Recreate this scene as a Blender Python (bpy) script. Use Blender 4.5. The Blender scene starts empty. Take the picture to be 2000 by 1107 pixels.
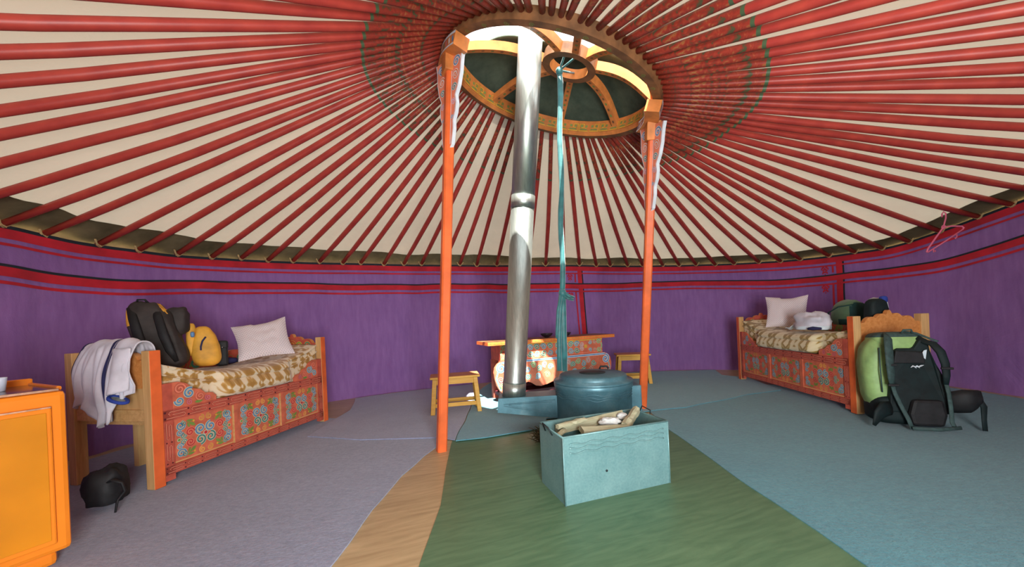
import bpy, math, random
from mathutils import Vector, Matrix, Quaternion, noise
random.seed(7)
PI = math.pi
D = bpy.data
COL = bpy.context.scene.collection
sin, cos, sqrt, radians = math.sin, math.cos, math.sqrt, math.radians

# ------------------------------------------------------------------ colours / materials
def lin(c):
    out = []
    for v in c:
        v /= 255.0
        out.append(v / 12.92 if v <= 0.04045 else ((v + 0.055) / 1.055) ** 2.4)
    return tuple(out)

class NT:
    """tiny node helper"""
    def __init__(s, name):
        s.m = D.materials.new(name); s.m.use_nodes = True
        s.t = s.m.node_tree; s.t.nodes.clear()
        s.out = s.n('ShaderNodeOutputMaterial')
        s.b = s.n('ShaderNodeBsdfPrincipled')
        s.l(s.b.outputs[0], s.out.inputs[0])
    def n(s, k, **kw):
        x = s.t.nodes.new(k)
        for a, v in kw.items(): setattr(x, a, v)
        return x
    def l(s, a, b): s.t.links.new(a, b)
    def math(s, op, a, b=None, clamp=False):
        x = s.n('ShaderNodeMath', operation=op); x.use_clamp = clamp
        for i, v in enumerate((a, b)):
            if v is None: continue
            if isinstance(v, (int, float)): x.inputs[i].default_value = v
            else: s.l(v, x.inputs[i])
        return x.outputs[0]
    def coord(s, kind='Object'):
        return s.n('ShaderNodeTexCoord').outputs[kind]
    def sep(s, v):
        x = s.n('ShaderNodeSeparateXYZ'); s.l(v, x.inputs[0]); return x.outputs
    def comb(s, x=0, y=0, z=0):
        c = s.n('ShaderNodeCombineXYZ')
        for i, v in enumerate((x, y, z)):
            if isinstance(v, (int, float)): c.inputs[i].default_value = v
            else: s.l(v, c.inputs[i])
        return c.outputs[0]
    def noise(s, scale, detail=3, rough=0.55, vec=None, dist=0.0):
        x = s.n('ShaderNodeTexNoise'); x.inputs['Scale'].default_value = scale
        x.inputs['Detail'].default_value = detail; x.inputs['Roughness'].default_value = rough
        x.inputs['Distortion'].default_value = dist
        s.l(vec if vec is not None else s.coord(), x.inputs['Vector'])
        return x.outputs[0]
    def ramp(s, fac, stops, interp='LINEAR'):
        x = s.n('ShaderNodeValToRGB'); r = x.color_ramp; r.interpolation = interp
        while len(r.elements) < len(stops): r.elements.new(0.5)
        for e, (p, c) in zip(r.elements, stops):
            e.position = p; e.color = (*lin(c), 1)
        s.l(fac, x.inputs[0]); return x.outputs[0]
    def mix(s, fac, a, b):
        x = s.n('ShaderNodeMix', data_type='RGBA')
        for sock, v in ((x.inputs[0], fac), (x.inputs[6], a), (x.inputs[7], b)):
            if isinstance(v, (int, float)): sock.default_value = v
            elif isinstance(v, tuple): sock.default_value = (*lin(v), 1)
            else: s.l(v, sock)
        return x.outputs[2]
    def base(s, c):
        if isinstance(c, tuple): s.b.inputs['Base Color'].default_value = (*lin(c), 1)
        else: s.l(c, s.b.inputs['Base Color'])
    def bump(s, h, strength=0.3, dist=0.01):
        x = s.n('ShaderNodeBump'); x.inputs['Strength'].default_value = strength
        x.inputs['Distance'].default_value = dist
        s.l(h, x.inputs['Height']); s.l(x.outputs[0], s.b.inputs['Normal'])
    def pr(s, rough=0.6, metal=0.0, spec=0.4, sheen=0.0):
        s.b.inputs['Roughness'].default_value = rough
        s.b.inputs['Metallic'].default_value = metal
        s.b.inputs['Specular IOR Level'].default_value = spec
        if sheen: s.b.inputs['Sheen Weight'].default_value = sheen

def simple(name, c, rough=0.6, metal=0.0, var=0.12, scale=12, bump=0.0, spec=0.35, sheen=0.0, detail=3):
    t = NT(name)
    f = t.noise(scale, detail)
    d = tuple(max(0, v * (1 - var)) for v in c); u = tuple(min(255, v * (1 + var)) for v in c)
    t.base(t.ramp(f, [(0.3, d), (0.7, u)]))
    t.pr(rough, metal, spec, sheen)
    if bump: t.bump(t.noise(scale * 3, 4), bump, 0.006)
    return t.m

def wood(name, c1, c2, axis=0, scale=3.0, rough=0.5, stretch=14):
    t = NT(name)
    x, y, z = t.sep(t.coord())
    v = [x, y, z]
    sc = [t.math('MULTIPLY', q, (1.0 if i == axis else stretch)) for i, q in enumerate(v)]
    f = t.noise(scale, 4, 0.6, t.comb(*sc), 0.6)
    t.base(t.ramp(f, [(0.3, c1), (0.7, c2)]))
    t.pr(rough, 0, 0.35); t.bump(f, 0.12, 0.004)
    return t.m

M = {}
M['orange'] = simple('orange_paint', (222, 116, 58), 0.42, var=0.08, scale=9, bump=0.05)
M['post_orange'] = simple('post_orange_paint', (224, 104, 52), 0.4, var=0.09, scale=6, bump=0.08)
M['coral'] = simple('coral_paint', (206, 108, 80), 0.5, var=0.10, scale=14, bump=0.06)
M['coral_dark'] = simple('dark_coral_paint', (186, 86, 68), 0.5, var=0.1, scale=14)
M['salmon'] = simple('salmon_paint', (226, 132, 104), 0.5, var=0.06)
M['maroon'] = simple('maroon_paint', (92, 34, 40), 0.55, var=0.1)
M['pale_line'] = simple('pale_green_line_paint', (188, 206, 178), 0.5, var=0.05)
M['white_line'] = simple('white_line_paint', (214, 222, 230), 0.5, var=0.05)
M['blue'] = simple('blue_paint', (92, 130, 172), 0.5, var=0.08)
M['teal'] = simple('teal_paint', (62, 120, 112), 0.5, var=0.08)
M['green'] = simple('green_paint', (118, 146, 68), 0.5, var=0.08)
M['yellow'] = simple('yellow_paint', (216, 168, 62), 0.5, var=0.08)
M['red'] = simple('red_paint', (192, 52, 58), 0.5, var=0.08)
M['pink'] = simple('pink_paint', (206, 112, 132), 0.5, var=0.06)
M['pine'] = wood('pine_wood', (196, 148, 92), (222, 178, 120), 0)
M['pine_z'] = wood('pine_wood_upright', (192, 146, 92), (220, 178, 122), 2)
M['pine_orange'] = wood('orange_varnished_pine', (196, 122, 60), (220, 152, 88), 0)
M['stool'] = wood('honey_pine', (206, 150, 52), (226, 176, 78), 0, 4)
M['stool_top'] = wood('stool_top_wood', (170, 106, 66), (196, 130, 84), 0, 4)
M['knot'] = simple('wood_knot', (120, 72, 40), 0.6)
M['steel_pipe'] = None
t = NT('brushed_stove_pipe'); x, y, z = t.sep(t.coord())
f = t.noise(3, 4, 0.6, t.comb(t.math('MULTIPLY', x, 30), t.math('MULTIPLY', y, 30), t.math('MULTIPLY', z, 2)))
t.base(t.ramp(f, [(0.25, (150, 158, 154)), (0.75, (188, 196, 190))])); t.pr(0.38, 0.9, 0.5)
M['steel_pipe'] = t.m
t = NT('painted_stove_metal'); f = t.noise(5, 5, 0.65)
t.base(t.ramp(f, [(0.3, (64, 100, 112)), (0.55, (84, 126, 138)), (0.8, (124, 156, 164))])); t.pr(0.42, 0.35, 0.4)
M['stove'] = t.m
t = NT('galvanised_sheet'); f = t.noise(7, 5, 0.6); g = t.noise(90, 2)
t.base(t.mix(0.25, t.ramp(f, [(0.3, (100, 142, 144)), (0.7, (126, 164, 164))]), t.ramp(g, [(0.3, (90, 130, 132)), (0.7, (142, 176, 176))])))
t.pr(0.42, 0.3, 0.45); t.bump(f, 0.05, 0.004)
M['galv'] = t.m
M['galv_in'] = simple('galvanised_inside', (104, 122, 122), 0.55, 0.3, 0.15)
M['iron'] = simple('dark_iron', (40, 50, 52), 0.5, 0.4, 0.2)
M['black'] = simple('black_nylon', (26, 26, 28), 0.65, 0, 0.25, 20, 0.1)
M['black_teal'] = simple('dark_green_black_nylon', (14, 28, 29), 0.7, 0, 0.3, 14, 0.15)
M['pack_grey'] = simple('dark_grey_green_webbing', (58, 78, 76), 0.7, 0, 0.15, 40, 0.1)
M['charcoal'] = simple('charcoal_nylon', (52, 46, 44), 0.7, 0, 0.2, 12, 0.15)
M['bag_yellow'] = simple('yellow_nylon', (218, 160, 60), 0.6, 0, 0.12, 9, 0.15)
M['lime'] = simple('lime_nylon', (140, 172, 108), 0.5, 0, 0.14, 9, 0.25)
M['cloth_white'] = simple('white_cotton', (208, 206, 216), 0.85, 0, 0.06, 9, 0.2, sheen=0.2)
M['cloth_bluewhite'] = simple('pale_blue_white_cotton', (206, 220, 228), 0.85, 0, 0.08, 6, 0.2, sheen=0.2)
M['navy'] = simple('navy_cloth', (42, 44, 84), 0.8, 0, 0.1, 20)
M['royal'] = simple('royal_blue_cloth', (44, 66, 150), 0.8, 0, 0.1, 20)
M['grey_mesh'] = simple('grey_mesh_lining', (136, 146, 140), 0.85, 0, 0.15, 40)
M['sage'] = simple('sage_green_cloth', (86, 112, 84), 0.85, 0, 0.12, 8, 0.2, sheen=0.2)
M['dark_green'] = simple('dark_green_cloth', (24, 56, 54), 0.85, 0, 0.15, 10)
M['pink_plastic'] = simple('pink_plastic', (226, 112, 142), 0.35, 0, 0.04, 5)
M['bowl'] = simple('dark_lacquer_bowl', (48, 36, 44), 0.35, 0, 0.2)
M['tan_rope'] = simple('tan_rope', (176, 150, 106), 0.9, 0, 0.2, 60)
M['sash'] = simple('teal_silk_sash', (44, 98, 100), 0.5, 0, 0.15, 14, sheen=0.3)
M['split_wood'] = wood('split_firewood', (154, 152, 122), (196, 192, 160), 0, 6)
M['bark'] = simple('bark', (86, 78, 60), 0.9, 0, 0.3, 40, 0.4)
M['paper'] = simple('crumpled_paper', (206, 208, 204), 0.9, 0, 0.06, 30, 0.3)
M['moss'] = simple('dry_brushwood', (84, 84, 60), 0.95, 0, 0.3, 60)
M['cab_orange'] = simple('glossy_orange_paint', (236, 134, 34), 0.3, 0, 0.05, 3, 0.02)
M['cab_panel'] = simple('glossy_amber_paint', (214, 134, 24), 0.3, 0, 0.06, 3, 0.02)
M['cab_edge'] = simple('worn_edge_paint', (222, 178, 150), 0.5, 0, 0.15, 30)
M['cab_top'] = simple('dark_glossy_top', (70, 62, 68), 0.12, 0, 0.1, 4, spec=0.6)
M['cup'] = simple('pale_blue_cup', (206, 214, 230), 0.3, 0, 0.03)
M['logo'] = simple('pale_grey_embroidery', (190, 198, 204), 0.7)
M['chrome'] = simple('chrome_stud', (200, 200, 204), 0.2, 0.9)
M['felt'] = None
t = NT('grey_green_felt'); f = t.noise(6, 5, 0.65)
t.base(t.ramp(f, [(0.3, (62, 72, 62)), (0.7, (88, 98, 84))])); t.pr(0.95, 0, 0.1); t.bump(t.noise(120, 3), 0.3, 0.004)
M['felt'] = t.m
M['ring_brown'] = simple('brown_stained_wood', (124, 84, 54), 0.5, 0, 0.2, 10, 0.1)
M['ring_orange'] = simple('ring_orange_paint', (206, 126, 66), 0.5, 0, 0.12, 10, 0.05)
M['ring_red'] = simple('ring_red_brown_paint', (150, 72, 50), 0.5, 0, 0.12, 10, 0.05)
M['olive'] = simple('olive_key_paint', (122, 138, 74), 0.5, 0, 0.1)

# purple wall fabric
t = NT('purple_cotton_fabric')
x, y, z = t.sep(t.coord())
f = t.noise(1.6, 5, 0.6); g = t.noise(4, 4, 0.6, t.comb(t.math('MULTIPLY', x, 6), t.math('MULTIPLY', y, 6), z))
c = t.mix(0.5, t.ramp(f, [(0.3, (132, 94, 156)), (0.7, (154, 112, 176))]), t.ramp(g, [(0.3, (130, 90, 152)), (0.7, (158, 116, 178))]))
t.base(c); t.pr(0.85, 0, 0.15, 0.25)
b1 = t.noise(2.2, 6, 0.6, dist=1.2); t.bump(b1, 0.35, 0.05)
M['purple'] = t.m
M['stripe_red'] = simple('red_applique', (186, 32, 48), 0.8, 0, 0.12, 5, sheen=0.2)
M['stripe_dark'] = simple('dark_piping', (34, 42, 50), 0.85, 0, 0.1)

# roof canvas: lets a little of the daylight through
t = NT('cream_roof_canvas')
f = t.noise(1.3, 5, 0.6)
t.base(t.ramp(f, [(0.3, (168, 150, 136)), (0.7, (188, 169, 154))])); t.pr(0.9, 0, 0.1)
x, y, z = t.sep(t.coord())
w = t.noise(5, 5, 0.6, dist=0.8); t.bump(w, 0.3, 0.03)
tr = t.n('ShaderNodeBsdfTranslucent'); tr.inputs[0].default_value = (*lin((222, 212, 190)), 1)
mx = t.n('ShaderNodeMixShader'); mx.inputs[0].default_value = 0.055
t.l(t.b.outputs[0], mx.inputs[1]); t.l(tr.outputs[0], mx.inputs[2]); t.l(mx.outputs[0], t.out.inputs[0])
M['canvas'] = t.m
t = NT('olive_felt_strip'); f = t.noise(5, 5, 0.6)
t.base(t.ramp(f, [(0.3, (84, 78, 58)), (0.7, (120, 110, 84))])); t.pr(0.95, 0, 0.1)
M['eave'] = t.m

# roof poles: red, painted leaf pattern near the crown
t = NT('red_painted_pole'); x, y, z = t.sep(t.coord())
red = t.ramp(t.noise(7, 4), [(0.3, (158, 50, 46)), (0.7, (184, 68, 56))])
pat = t.ramp(t.noise(24, 3, 0.6, dist=1.0), [(0.36, (74, 78, 52)), (0.46, (138, 46, 36)), (0.60, (158, 58, 42)), (0.72, (160, 112, 66))])
k = t.math('LESS_THAN', x, 0.62)
ring = t.math('MULTIPLY', t.math('GREATER_THAN', x, 0.60), k)
c = t.mix(k, red, pat); c = t.mix(ring, c, (72, 92, 64)); t.base(c); t.pr(0.42, 0, 0.4)
M['pole'] = t.m

# carpets: one carpet colour, with the cast put in as mauve or teal
def carpet(name, c1, c2, c3):
    t = NT(name); f = t.noise(2.5, 4, 0.6); g = t.noise(60, 3, 0.7)
    x, y, z = t.sep(t.coord())
    s = t.noise(9, 4, 0.6, t.comb(t.math('MULTIPLY', x, 2.2), t.math('MULTIPLY', y, 9), z), 1.0)
    c = t.mix(0.45, t.ramp(f, [(0.3, c1), (0.7, c2)]), t.ramp(s, [(0.35, c1), (0.65, c3)]))
    c = t.mix(0.35, c, t.ramp(g, [(0.3, c1), (0.7, c3)]))
    t.base(c); t.pr(0.95, 0, 0.1, 0.3); t.bump(g, 0.5, 0.008)
    return t.m
M['carpet_mauve'] = carpet('mauve_grey_carpet', (112, 120, 142), (142, 148, 172), (160, 166, 190))
M['carpet_mauve_light'] = carpet('light_mauve_grey_carpet', (120, 126, 152), (148, 152, 178), (160, 164, 190))
M['carpet_teal'] = carpet('teal_grey_carpet', (34, 104, 118), (58, 130, 142), (78, 148, 158))
M['carpet_teal_light'] = carpet('light_teal_grey_carpet', (70, 128, 144), (92, 148, 162), (106, 160, 170))

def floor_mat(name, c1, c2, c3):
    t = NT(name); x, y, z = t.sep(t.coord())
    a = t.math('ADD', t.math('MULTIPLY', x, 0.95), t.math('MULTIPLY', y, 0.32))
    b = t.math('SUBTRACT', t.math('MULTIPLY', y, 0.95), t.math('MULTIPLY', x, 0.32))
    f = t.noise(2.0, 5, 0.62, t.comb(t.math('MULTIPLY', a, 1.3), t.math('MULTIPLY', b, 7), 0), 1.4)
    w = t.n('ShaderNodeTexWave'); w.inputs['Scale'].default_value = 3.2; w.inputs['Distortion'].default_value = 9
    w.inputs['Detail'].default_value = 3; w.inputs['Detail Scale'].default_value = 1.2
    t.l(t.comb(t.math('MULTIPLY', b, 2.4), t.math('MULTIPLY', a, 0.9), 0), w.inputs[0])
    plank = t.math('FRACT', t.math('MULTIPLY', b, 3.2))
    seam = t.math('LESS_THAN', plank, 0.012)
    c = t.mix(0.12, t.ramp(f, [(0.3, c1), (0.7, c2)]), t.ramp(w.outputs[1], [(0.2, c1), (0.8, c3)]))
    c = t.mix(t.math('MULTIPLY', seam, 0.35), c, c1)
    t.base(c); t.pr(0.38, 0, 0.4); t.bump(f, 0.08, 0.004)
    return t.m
M['floor_tan'] = floor_mat('tan_wood_grain_vinyl', (166, 142, 104), (198, 174, 132), (206, 184, 144))
M['lino_green_shade'] = floor_mat('green_shade_wood_grain_lino', (74, 108, 78), (100, 132, 98), (114, 146, 110))  # same vinyl as the tan floor, with green shade put into its colour

# mattress damask (mirror-repeated motif)
def damask(name, period, stops, vs=1.0, seed=0.0, scale=9.0):
    t = NT(name); x, y, z = t.sep(t.coord())
    fx = t.math('ABSOLUTE', t.math('SUBTRACT', t.math('FRACT', t.math('DIVIDE', x, period)), 0.5))
    row = t.math('SUBTRACT', z, t.math('MULTIPLY', y, 0.8))
    fz = t.math('ABSOLUTE', t.math('SUBTRACT', t.math('FRACT', t.math('DIVIDE', row, period * vs)), 0.5))
    v = t.comb(t.math('ADD', t.math('MULTIPLY', fx, period), seed), t.math('MULTIPLY', fz, period * vs), 0.0)
    f = t.noise(scale, 1.5, 0.5, v, 1.2)
    t.base(t.ramp(f, stops)); t.pr(0.9, 0, 0.1, 0.3)
    t.bump(f, 0.15, 0.006)
    return t.m
M['mattress_left'] = damask('cream_and_ochre_damask', 0.25, [(0.40, (168, 124, 60)), (0.47, (192, 150, 86)), (0.50, (222, 204, 172)), (0.62, (226, 208, 178))], 0.9, 3.3, 10)
M['mattress_right'] = damask('cream_and_olive_leaf_print', 0.24, [(0.40, (150, 122, 62)), (0.46, (182, 152, 92)), (0.50, (220, 206, 164)), (0.62, (226, 212, 174))], 0.9, 7.7, 11)
# pillow crochet
t = NT('white_crochet_cotton'); x, y, z = t.sep(t.coord())
a = t.math('SINE', t.math('MULTIPLY', x, 330)); b = t.math('SINE', t.math('MULTIPLY', y, 260))
dots = t.math('GREATER_THAN', t.math('MULTIPLY', a, b), 0.45)
t.base(t.mix(t.math('MULTIPLY', dots, 0.55), (226, 214, 216), (150, 136, 150))); t.pr(0.9, 0, 0.1)
t.bump(t.noise(14, 4), 0.25, 0.012)
M['pillow'] = t.m

# ------------------------------------------------------------------ mesh builder
class MB:
    def __init__(s): s.v, s.f, s.m, s.sm = [], [], [], []
    def add(s, vs, fs, mat=0, smooth=False):
        o = len(s.v); s.v += [tuple(p) for p in vs]
        for i, f in enumerate(fs):
            s.f.append(tuple(o + k for k in f)); s.m.append(mat[i] if isinstance(mat, list) else mat); s.sm.append(smooth)
        return s
    def box(s, x0, x1, y0, y1, z0, z1, mat=0, mats=None, xf=None):
        vs = [Vector(p) for p in ((x0,y0,z0),(x1,y0,z0),(x1,y1,z0),(x0,y1,z0),(x0,y0,z1),(x1,y0,z1),(x1,y1,z1),(x0,y1,z1))]
        if xf: vs = [xf @ p for p in vs]
        fs = [(0,3,2,1),(4,5,6,7),(0,1,5,4),(1,2,6,5),(2,3,7,6),(3,0,4,7)]  # bottom top front right back left
        return s.add(vs, fs, mats if mats else mat)
    def prism(s, poly, fr, n0, n1, mat=0, mats=None):
        """poly: 2D outline (ccw); fr(u,v,n)->xyz ; mats=(face n0, face n1, edge)"""
        k = len(poly)
        vs = [fr(u, v, n0) for u, v in poly] + [fr(u, v, n1) for u, v in poly]
        fs = [tuple(range(k - 1, -1, -1)), tuple(range(k, 2 * k))] + [(i, (i + 1) % k, k + (i + 1) % k, k + i) for i in range(k)]
        mm = [mats[0], mats[1]] + [mats[2]] * k if mats else mat
        return s.add(vs, fs, mm)
    def tube(s, pts, r, n=8, mat=0, caps=True, flat=1.0, up=None):
        pts = [Vector(p) for p in pts]; k = len(pts)
        rs = r if isinstance(r, (list, tuple)) else [r] * k
        vs = []; prev = None
        for i, p in enumerate(pts):
            d = (pts[min(i + 1, k - 1)] - pts[max(i - 1, 0)])
            d = d.normalized() if d.length > 1e-9 else Vector((0, 0, 1))
            if prev is None:
                a = Vector(up) if up else (Vector((0, 0, 1)) if abs(d.z) < 0.9 else Vector((1, 0, 0)))
            else: a = prev
            a = (a - d * a.dot(d)); a = a.normalized() if a.length > 1e-6 else d.orthogonal().normalized()
            prev = a; b = d.cross(a)
            for j in range(n):
                t = 2 * PI * j / n
                vs.append(p + a * (cos(t) * rs[i] * flat) + b * (sin(t) * rs[i]))
        fs = [(i * n + j, i * n + (j + 1) % n, (i + 1) * n + (j + 1) % n, (i + 1) * n + j) for i in range(k - 1) for j in range(n)]
        if caps: fs += [tuple(range(n - 1, -1, -1)), tuple((k - 1) * n + j for j in range(n))]
        return s.add(vs, fs, mat, True)
    def lathe(s, prof, n=32, c=(0, 0, 0), mat=0, sx=1.0, sy=1.0, smooth=True, xf=None, wob=0):
        vs = []
        for r, z in prof:
            for j in range(n):
                t = 2 * PI * j / n; rr = r * (1 + wob * sin(5 * t + z * 9))
                vs.append(Vector((c[0] + rr * cos(t) * sx, c[1] + rr * sin(t) * sy, c[2] + z)))
        if xf: vs = [xf @ p for p in vs]
        k = len(prof)
        fs = [(i * n + j, i * n + (j + 1) % n, (i + 1) * n + (j + 1) % n, (i + 1) * n + j) for i in range(k - 1) for j in range(n)]
        if prof[0][0] > 1e-6: fs.append(tuple(range(n - 1, -1, -1)))
        if prof[-1][0] > 1e-6: fs.append(tuple((k - 1) * n + j for j in range(n)))
        return s.add(vs, fs, mat, smooth)
    def grid(s, fn, nu, nv, mat=0, smooth=True, wrapu=False, skip=None):
        vs = [fn(i / nu, j / nv) for i in range(nu + (0 if wrapu else 1)) for j in range(nv + 1)]
        w = nv + 1; fs = []; mm = []
        tot = nu if wrapu else nu + 1
        for i in range(nu):
            for j in range(nv):
                if skip and skip((i + .5) / nu, (j + .5) / nv): continue
                a = i * w + j; b = ((i + 1) % tot) * w + j
                fs.append((a, b, b + 1, a + 1))
                mm.append(mat((i + .5) / nu, (j + .5) / nv) if callable(mat) else mat)
        return s.add(vs, fs, mm, smooth)
    def ribbon(s, pts, w, fr, n, mat=0):
        """flat painted stroke in the (u,v) plane of fr, lifted n"""
        k = len(pts); vs = []
        for i, (u, v) in enumerate(pts):
            a, b = pts[max(i - 1, 0)], pts[min(i + 1, k - 1)]
            dx, dy = b[0] - a[0], b[1] - a[1]; L = math.hypot(dx, dy) or 1
            ww = w[i] if isinstance(w, (list, tuple)) else w
            nx, ny = -dy / L * ww / 2, dx / L * ww / 2
            vs += [fr(u + nx, v + ny, n), fr(u - nx, v - ny, n)]
        return s.add(vs, [(2 * i, 2 * i + 1, 2 * i + 3, 2 * i + 2) for i in range(k - 1)], mat)
    def blob(s, c, size, e=0.6, nu=28, nv=16, mat=0, fn=None, xf=None):
        def sp(x, p): return math.copysign(abs(x) ** p, x)
        vs = []; fs = []; mm = []
        for j in range(nv + 1):
            ph = -PI / 2 + PI * j / nv
            for i in range(nu):
                th = 2 * PI * i / nu
                p = Vector((sp(cos(ph), e) * sp(cos(th), e), sp(cos(ph), e) * sp(sin(th), e), sp(sin(ph), e)))
                if fn: p = fn(p)
                q = Vector((c[0] + p.x * size[0], c[1] + p.y * size[1], c[2] + p.z * size[2]))
                vs.append(xf @ q if xf else q)
        for j in range(nv):
            for i in range(nu):
                fs.append((j * nu + i, j * nu + (i + 1) % nu, (j + 1) * nu + (i + 1) % nu, (j + 1) * nu + i))
                if callable(mat):
                    ph = -PI / 2 + PI * (j + .5) / nv; th = 2 * PI * (i + .5) / nu
                    mm.append(mat(cos(ph) * cos(th), cos(ph) * sin(th), sin(ph)))
                else: mm.append(mat)
        return s.add(vs, fs, mm, True)
    def build(s, name, mats, parent=None, loc=None, bevel=0, solid=0, sub=0, label=None):
        me = D.meshes.new(name); me.from_pydata(s.v, [], s.f)
        for m in (mats if isinstance(mats, (list, tuple)) else [mats]): me.materials.append(M[m])
        me.polygons.foreach_set('material_index', s.m); me.polygons.foreach_set('use_smooth', s.sm)
        me.update(); o = D.objects.new(name, me); COL.objects.link(o)
        if parent: o.parent = parent
        if loc is not None: o.location = loc
        if solid:
            q = o.modifiers.new('solid', 'SOLIDIFY'); q.thickness = solid; q.offset = 0
        if bevel:
            q = o.modifiers.new('bevel', 'BEVEL'); q.width = bevel; q.segments = 2; q.limit_method = 'ANGLE'; q.angle_limit = radians(40)
        if sub:
            q = o.modifiers.new('sub', 'SUBSURF'); q.levels = sub; q.render_levels = sub
        if label: o['label'] = label
        return o

def tag(o, label, cat, group=None):
    o['label'] = label; o['category'] = cat
    if group: o['group'] = group
    return o
def thing(name, label, cat, loc=(0, 0, 0), rz=0.0, group=None, rot=None):
    o = D.objects.new(name, None); COL.objects.link(o); o.empty_display_size = 0.1
    o.location = loc; o.rotation_euler = rot if rot else (0, 0, rz)
    return tag(o, label, cat, group)
def struct(o): o['kind'] = 'structure'; return o
def wob(x, y, z, s=1.0): return noise.noise(Vector((x * s, y * s, z * s)))

# ------------------------------------------------------------------ painted ornament
def spiral(cx, cy, r, turns=1.6, a0=0.0, d=1, n=22):
    pts = []
    for i in range(n + 1):
        t = i / n; a = a0 + d * turns * 2 * PI * t; rr = r * (1 - 0.86 * t)
        pts.append((cx + rr * cos(a), cy + rr * sin(a)))
    return pts
class Orn:
    """draws painted strokes onto an MB that uses PAL as its material list"""
    PAL = ['coral', 'pale_line', 'white_line', 'blue', 'teal', 'green', 'yellow', 'red', 'pink', 'maroon', 'salmon', 'coral_dark', 'orange', 'pine', 'ring_brown', 'ring_orange', 'olive', 'ring_red', 'pine_z', 'pine_orange', 'post_orange']
    I = {k: i for i, k in enumerate(PAL)}
    def __init__(s, mb, fr, base=0.0008): s.mb, s.fr, s.b = mb, fr, base
    def stroke(s, pts, w, col, line='pale_line', lw=1.9):
        if line: s.mb.ribbon(pts, w * lw, s.fr, s.b, s.I[line])
        s.mb.ribbon(pts, w, s.fr, s.b + 0.0008, s.I[col])
    def curl(s, cx, cy, r, col, a0=0, d=1, turns=1.5, line='pale_line', wk=0.26):
        s.stroke(spiral(cx, cy, r, turns, a0, d), r * wk, col, line)
    def dot(s, cx, cy, r, col, line='pale_line'):
        for k, c, o in ((1.35, line, 0), (1.0, col, 0.0008)):
            n = 10; vs = [s.fr(cx + r * k * cos(2 * PI * i / n), cy + r * k * sin(2 * PI * i / n), s.b + o) for i in range(n)]
            s.mb.add(vs, [tuple(range(n))], s.I[c])
    def leaf(s, cx, cy, L, a, col, line=None):
        pts = [(cx + L * t * cos(a), cy + L * t * sin(a)) for t in (0, .25, .5, .75, 1)]
        w = [0.002, L * .34, L * .4, L * .28, 0.002]
        s.mb.ribbon(pts, w, s.fr, s.b + 0.0006, s.I[col])
    def medallion(s, u0, u1, v0, v1):
        cx, cy = (u0 + u1) / 2, (v0 + v1) / 2; W, H = (u1 - u0), (v1 - v0); r = min(W, H * 1.1) * 0.118
        for sx in (-1, 1):
            for sy in (-1, 1):
                s.curl(cx + sx * r * 1.0, cy + sy * r * 1.05, r, 'teal' if sy < 0 else 'blue', PI / 2 * sx, sx * sy)
                s.curl(cx + sx * r * 2.9, cy + sy * r * 0.95, r * .82, 'red', 0 if sx < 0 else PI, -sx * sy, line='salmon')
                s.curl(cx + sx * r * 4.1, cy + sy * r * .6, r * .55, 'teal', 0 if sx < 0 else PI, sx * sy)
                s.leaf(cx + sx * r * 1.9, cy + sy * r * 2.0, r * 1.5, radians(35) * sy if sx > 0 else PI - radians(35) * sy, 'green')
                s.leaf(cx + sx * r * 3.0, cy + sy * r * 1.9, r * 1.0, radians(70) * sy if sx > 0 else PI - radians(70) * sy, 'green')
                s.curl(cx + sx * r * .75, cy + sy * r * 3.1, r * .62, 'yellow', PI / 2, sx * sy, line='salmon')
                s.dot(cx + sx * r * 2.2, cy + sy * r * 2.9, r * .22, 'yellow', 'coral_dark')
                # corners
                kx, ky = cx + sx * (W * .5 - r * 1.15), cy + sy * (H * .5 - r * 1.3)
                s.curl(kx, ky, r * .8, 'blue', 0 if sx < 0 else PI, sx * sy)
                s.curl(kx - sx * r * .55, ky + sy * r * 0.35, r * .5, 'teal', PI / 2, -sx * sy)
                s.curl(kx + sx * r * .2, ky - sy * r * 1.25, r * .6, 'blue', 0, sx * sy)
                s.leaf(kx - sx * r * 1.0, ky + sy * r * .6, r * 1.3, 0 if sx < 0 else PI, 'green')
        s.dot(cx, cy, r * .35, 'red'); s.dot(cx - 4.9 * r, cy, r * .25, 'green'); s.dot(cx + 4.9 * r, cy, r * .25, 'green')
    def meander(s, u0, u1, v0, v1):
        L = u1 - u0; k = max(1, round(L / (abs(v1 - v0) * 2.6))); du = L / k; h = v1 - v0; w = abs(h) * .10
        for i in range(k):
            a = u0 + i * du; q = lambda x, y: (a + du * x, v0 + h * y)
            for path in ([q(.05, .15), q(.80, .15), q(.86, .35), q(.80, .5), q(.30, .5)], [q(.95, .85), q(.20, .85), q(.14, .65), q(.20, .5)]):
                s.mb.ribbon(path, w * 1.7, s.fr, s.b, s.I['maroon']); s.mb.ribbon(path, w, s.fr, s.b + .0008, s.I['salmon'])
            s.dot(a, v0 + h * .85, w * .9, 'maroon', 'maroon'); s.dot(a, v0 + h * .15, w * .9, 'maroon', 'maroon')
    def scrolls(s, u0, u1, v0, v1, cols=('teal', 'blue', 'red', 'green'), seed=1, line='pale_line'):
        rg = random.Random(seed); r = (v1 - v0) * .5; n = max(1, int((u1 - u0) / (r * 1.75))); du = (u1 - u0) / n
        for i in range(n):
            s.curl(u0 + du * (i + .5), (v0 + v1) / 2, r * .88, cols[i % len(cols)], rg.choice((0, PI / 2, PI)), rg.choice((-1, 1)), line=line)
            s.leaf(u0 + du * (i + 1), v0 + r * .4, r * .7, PI / 2 * rg.choice((1, .6)), 'green')

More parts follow.
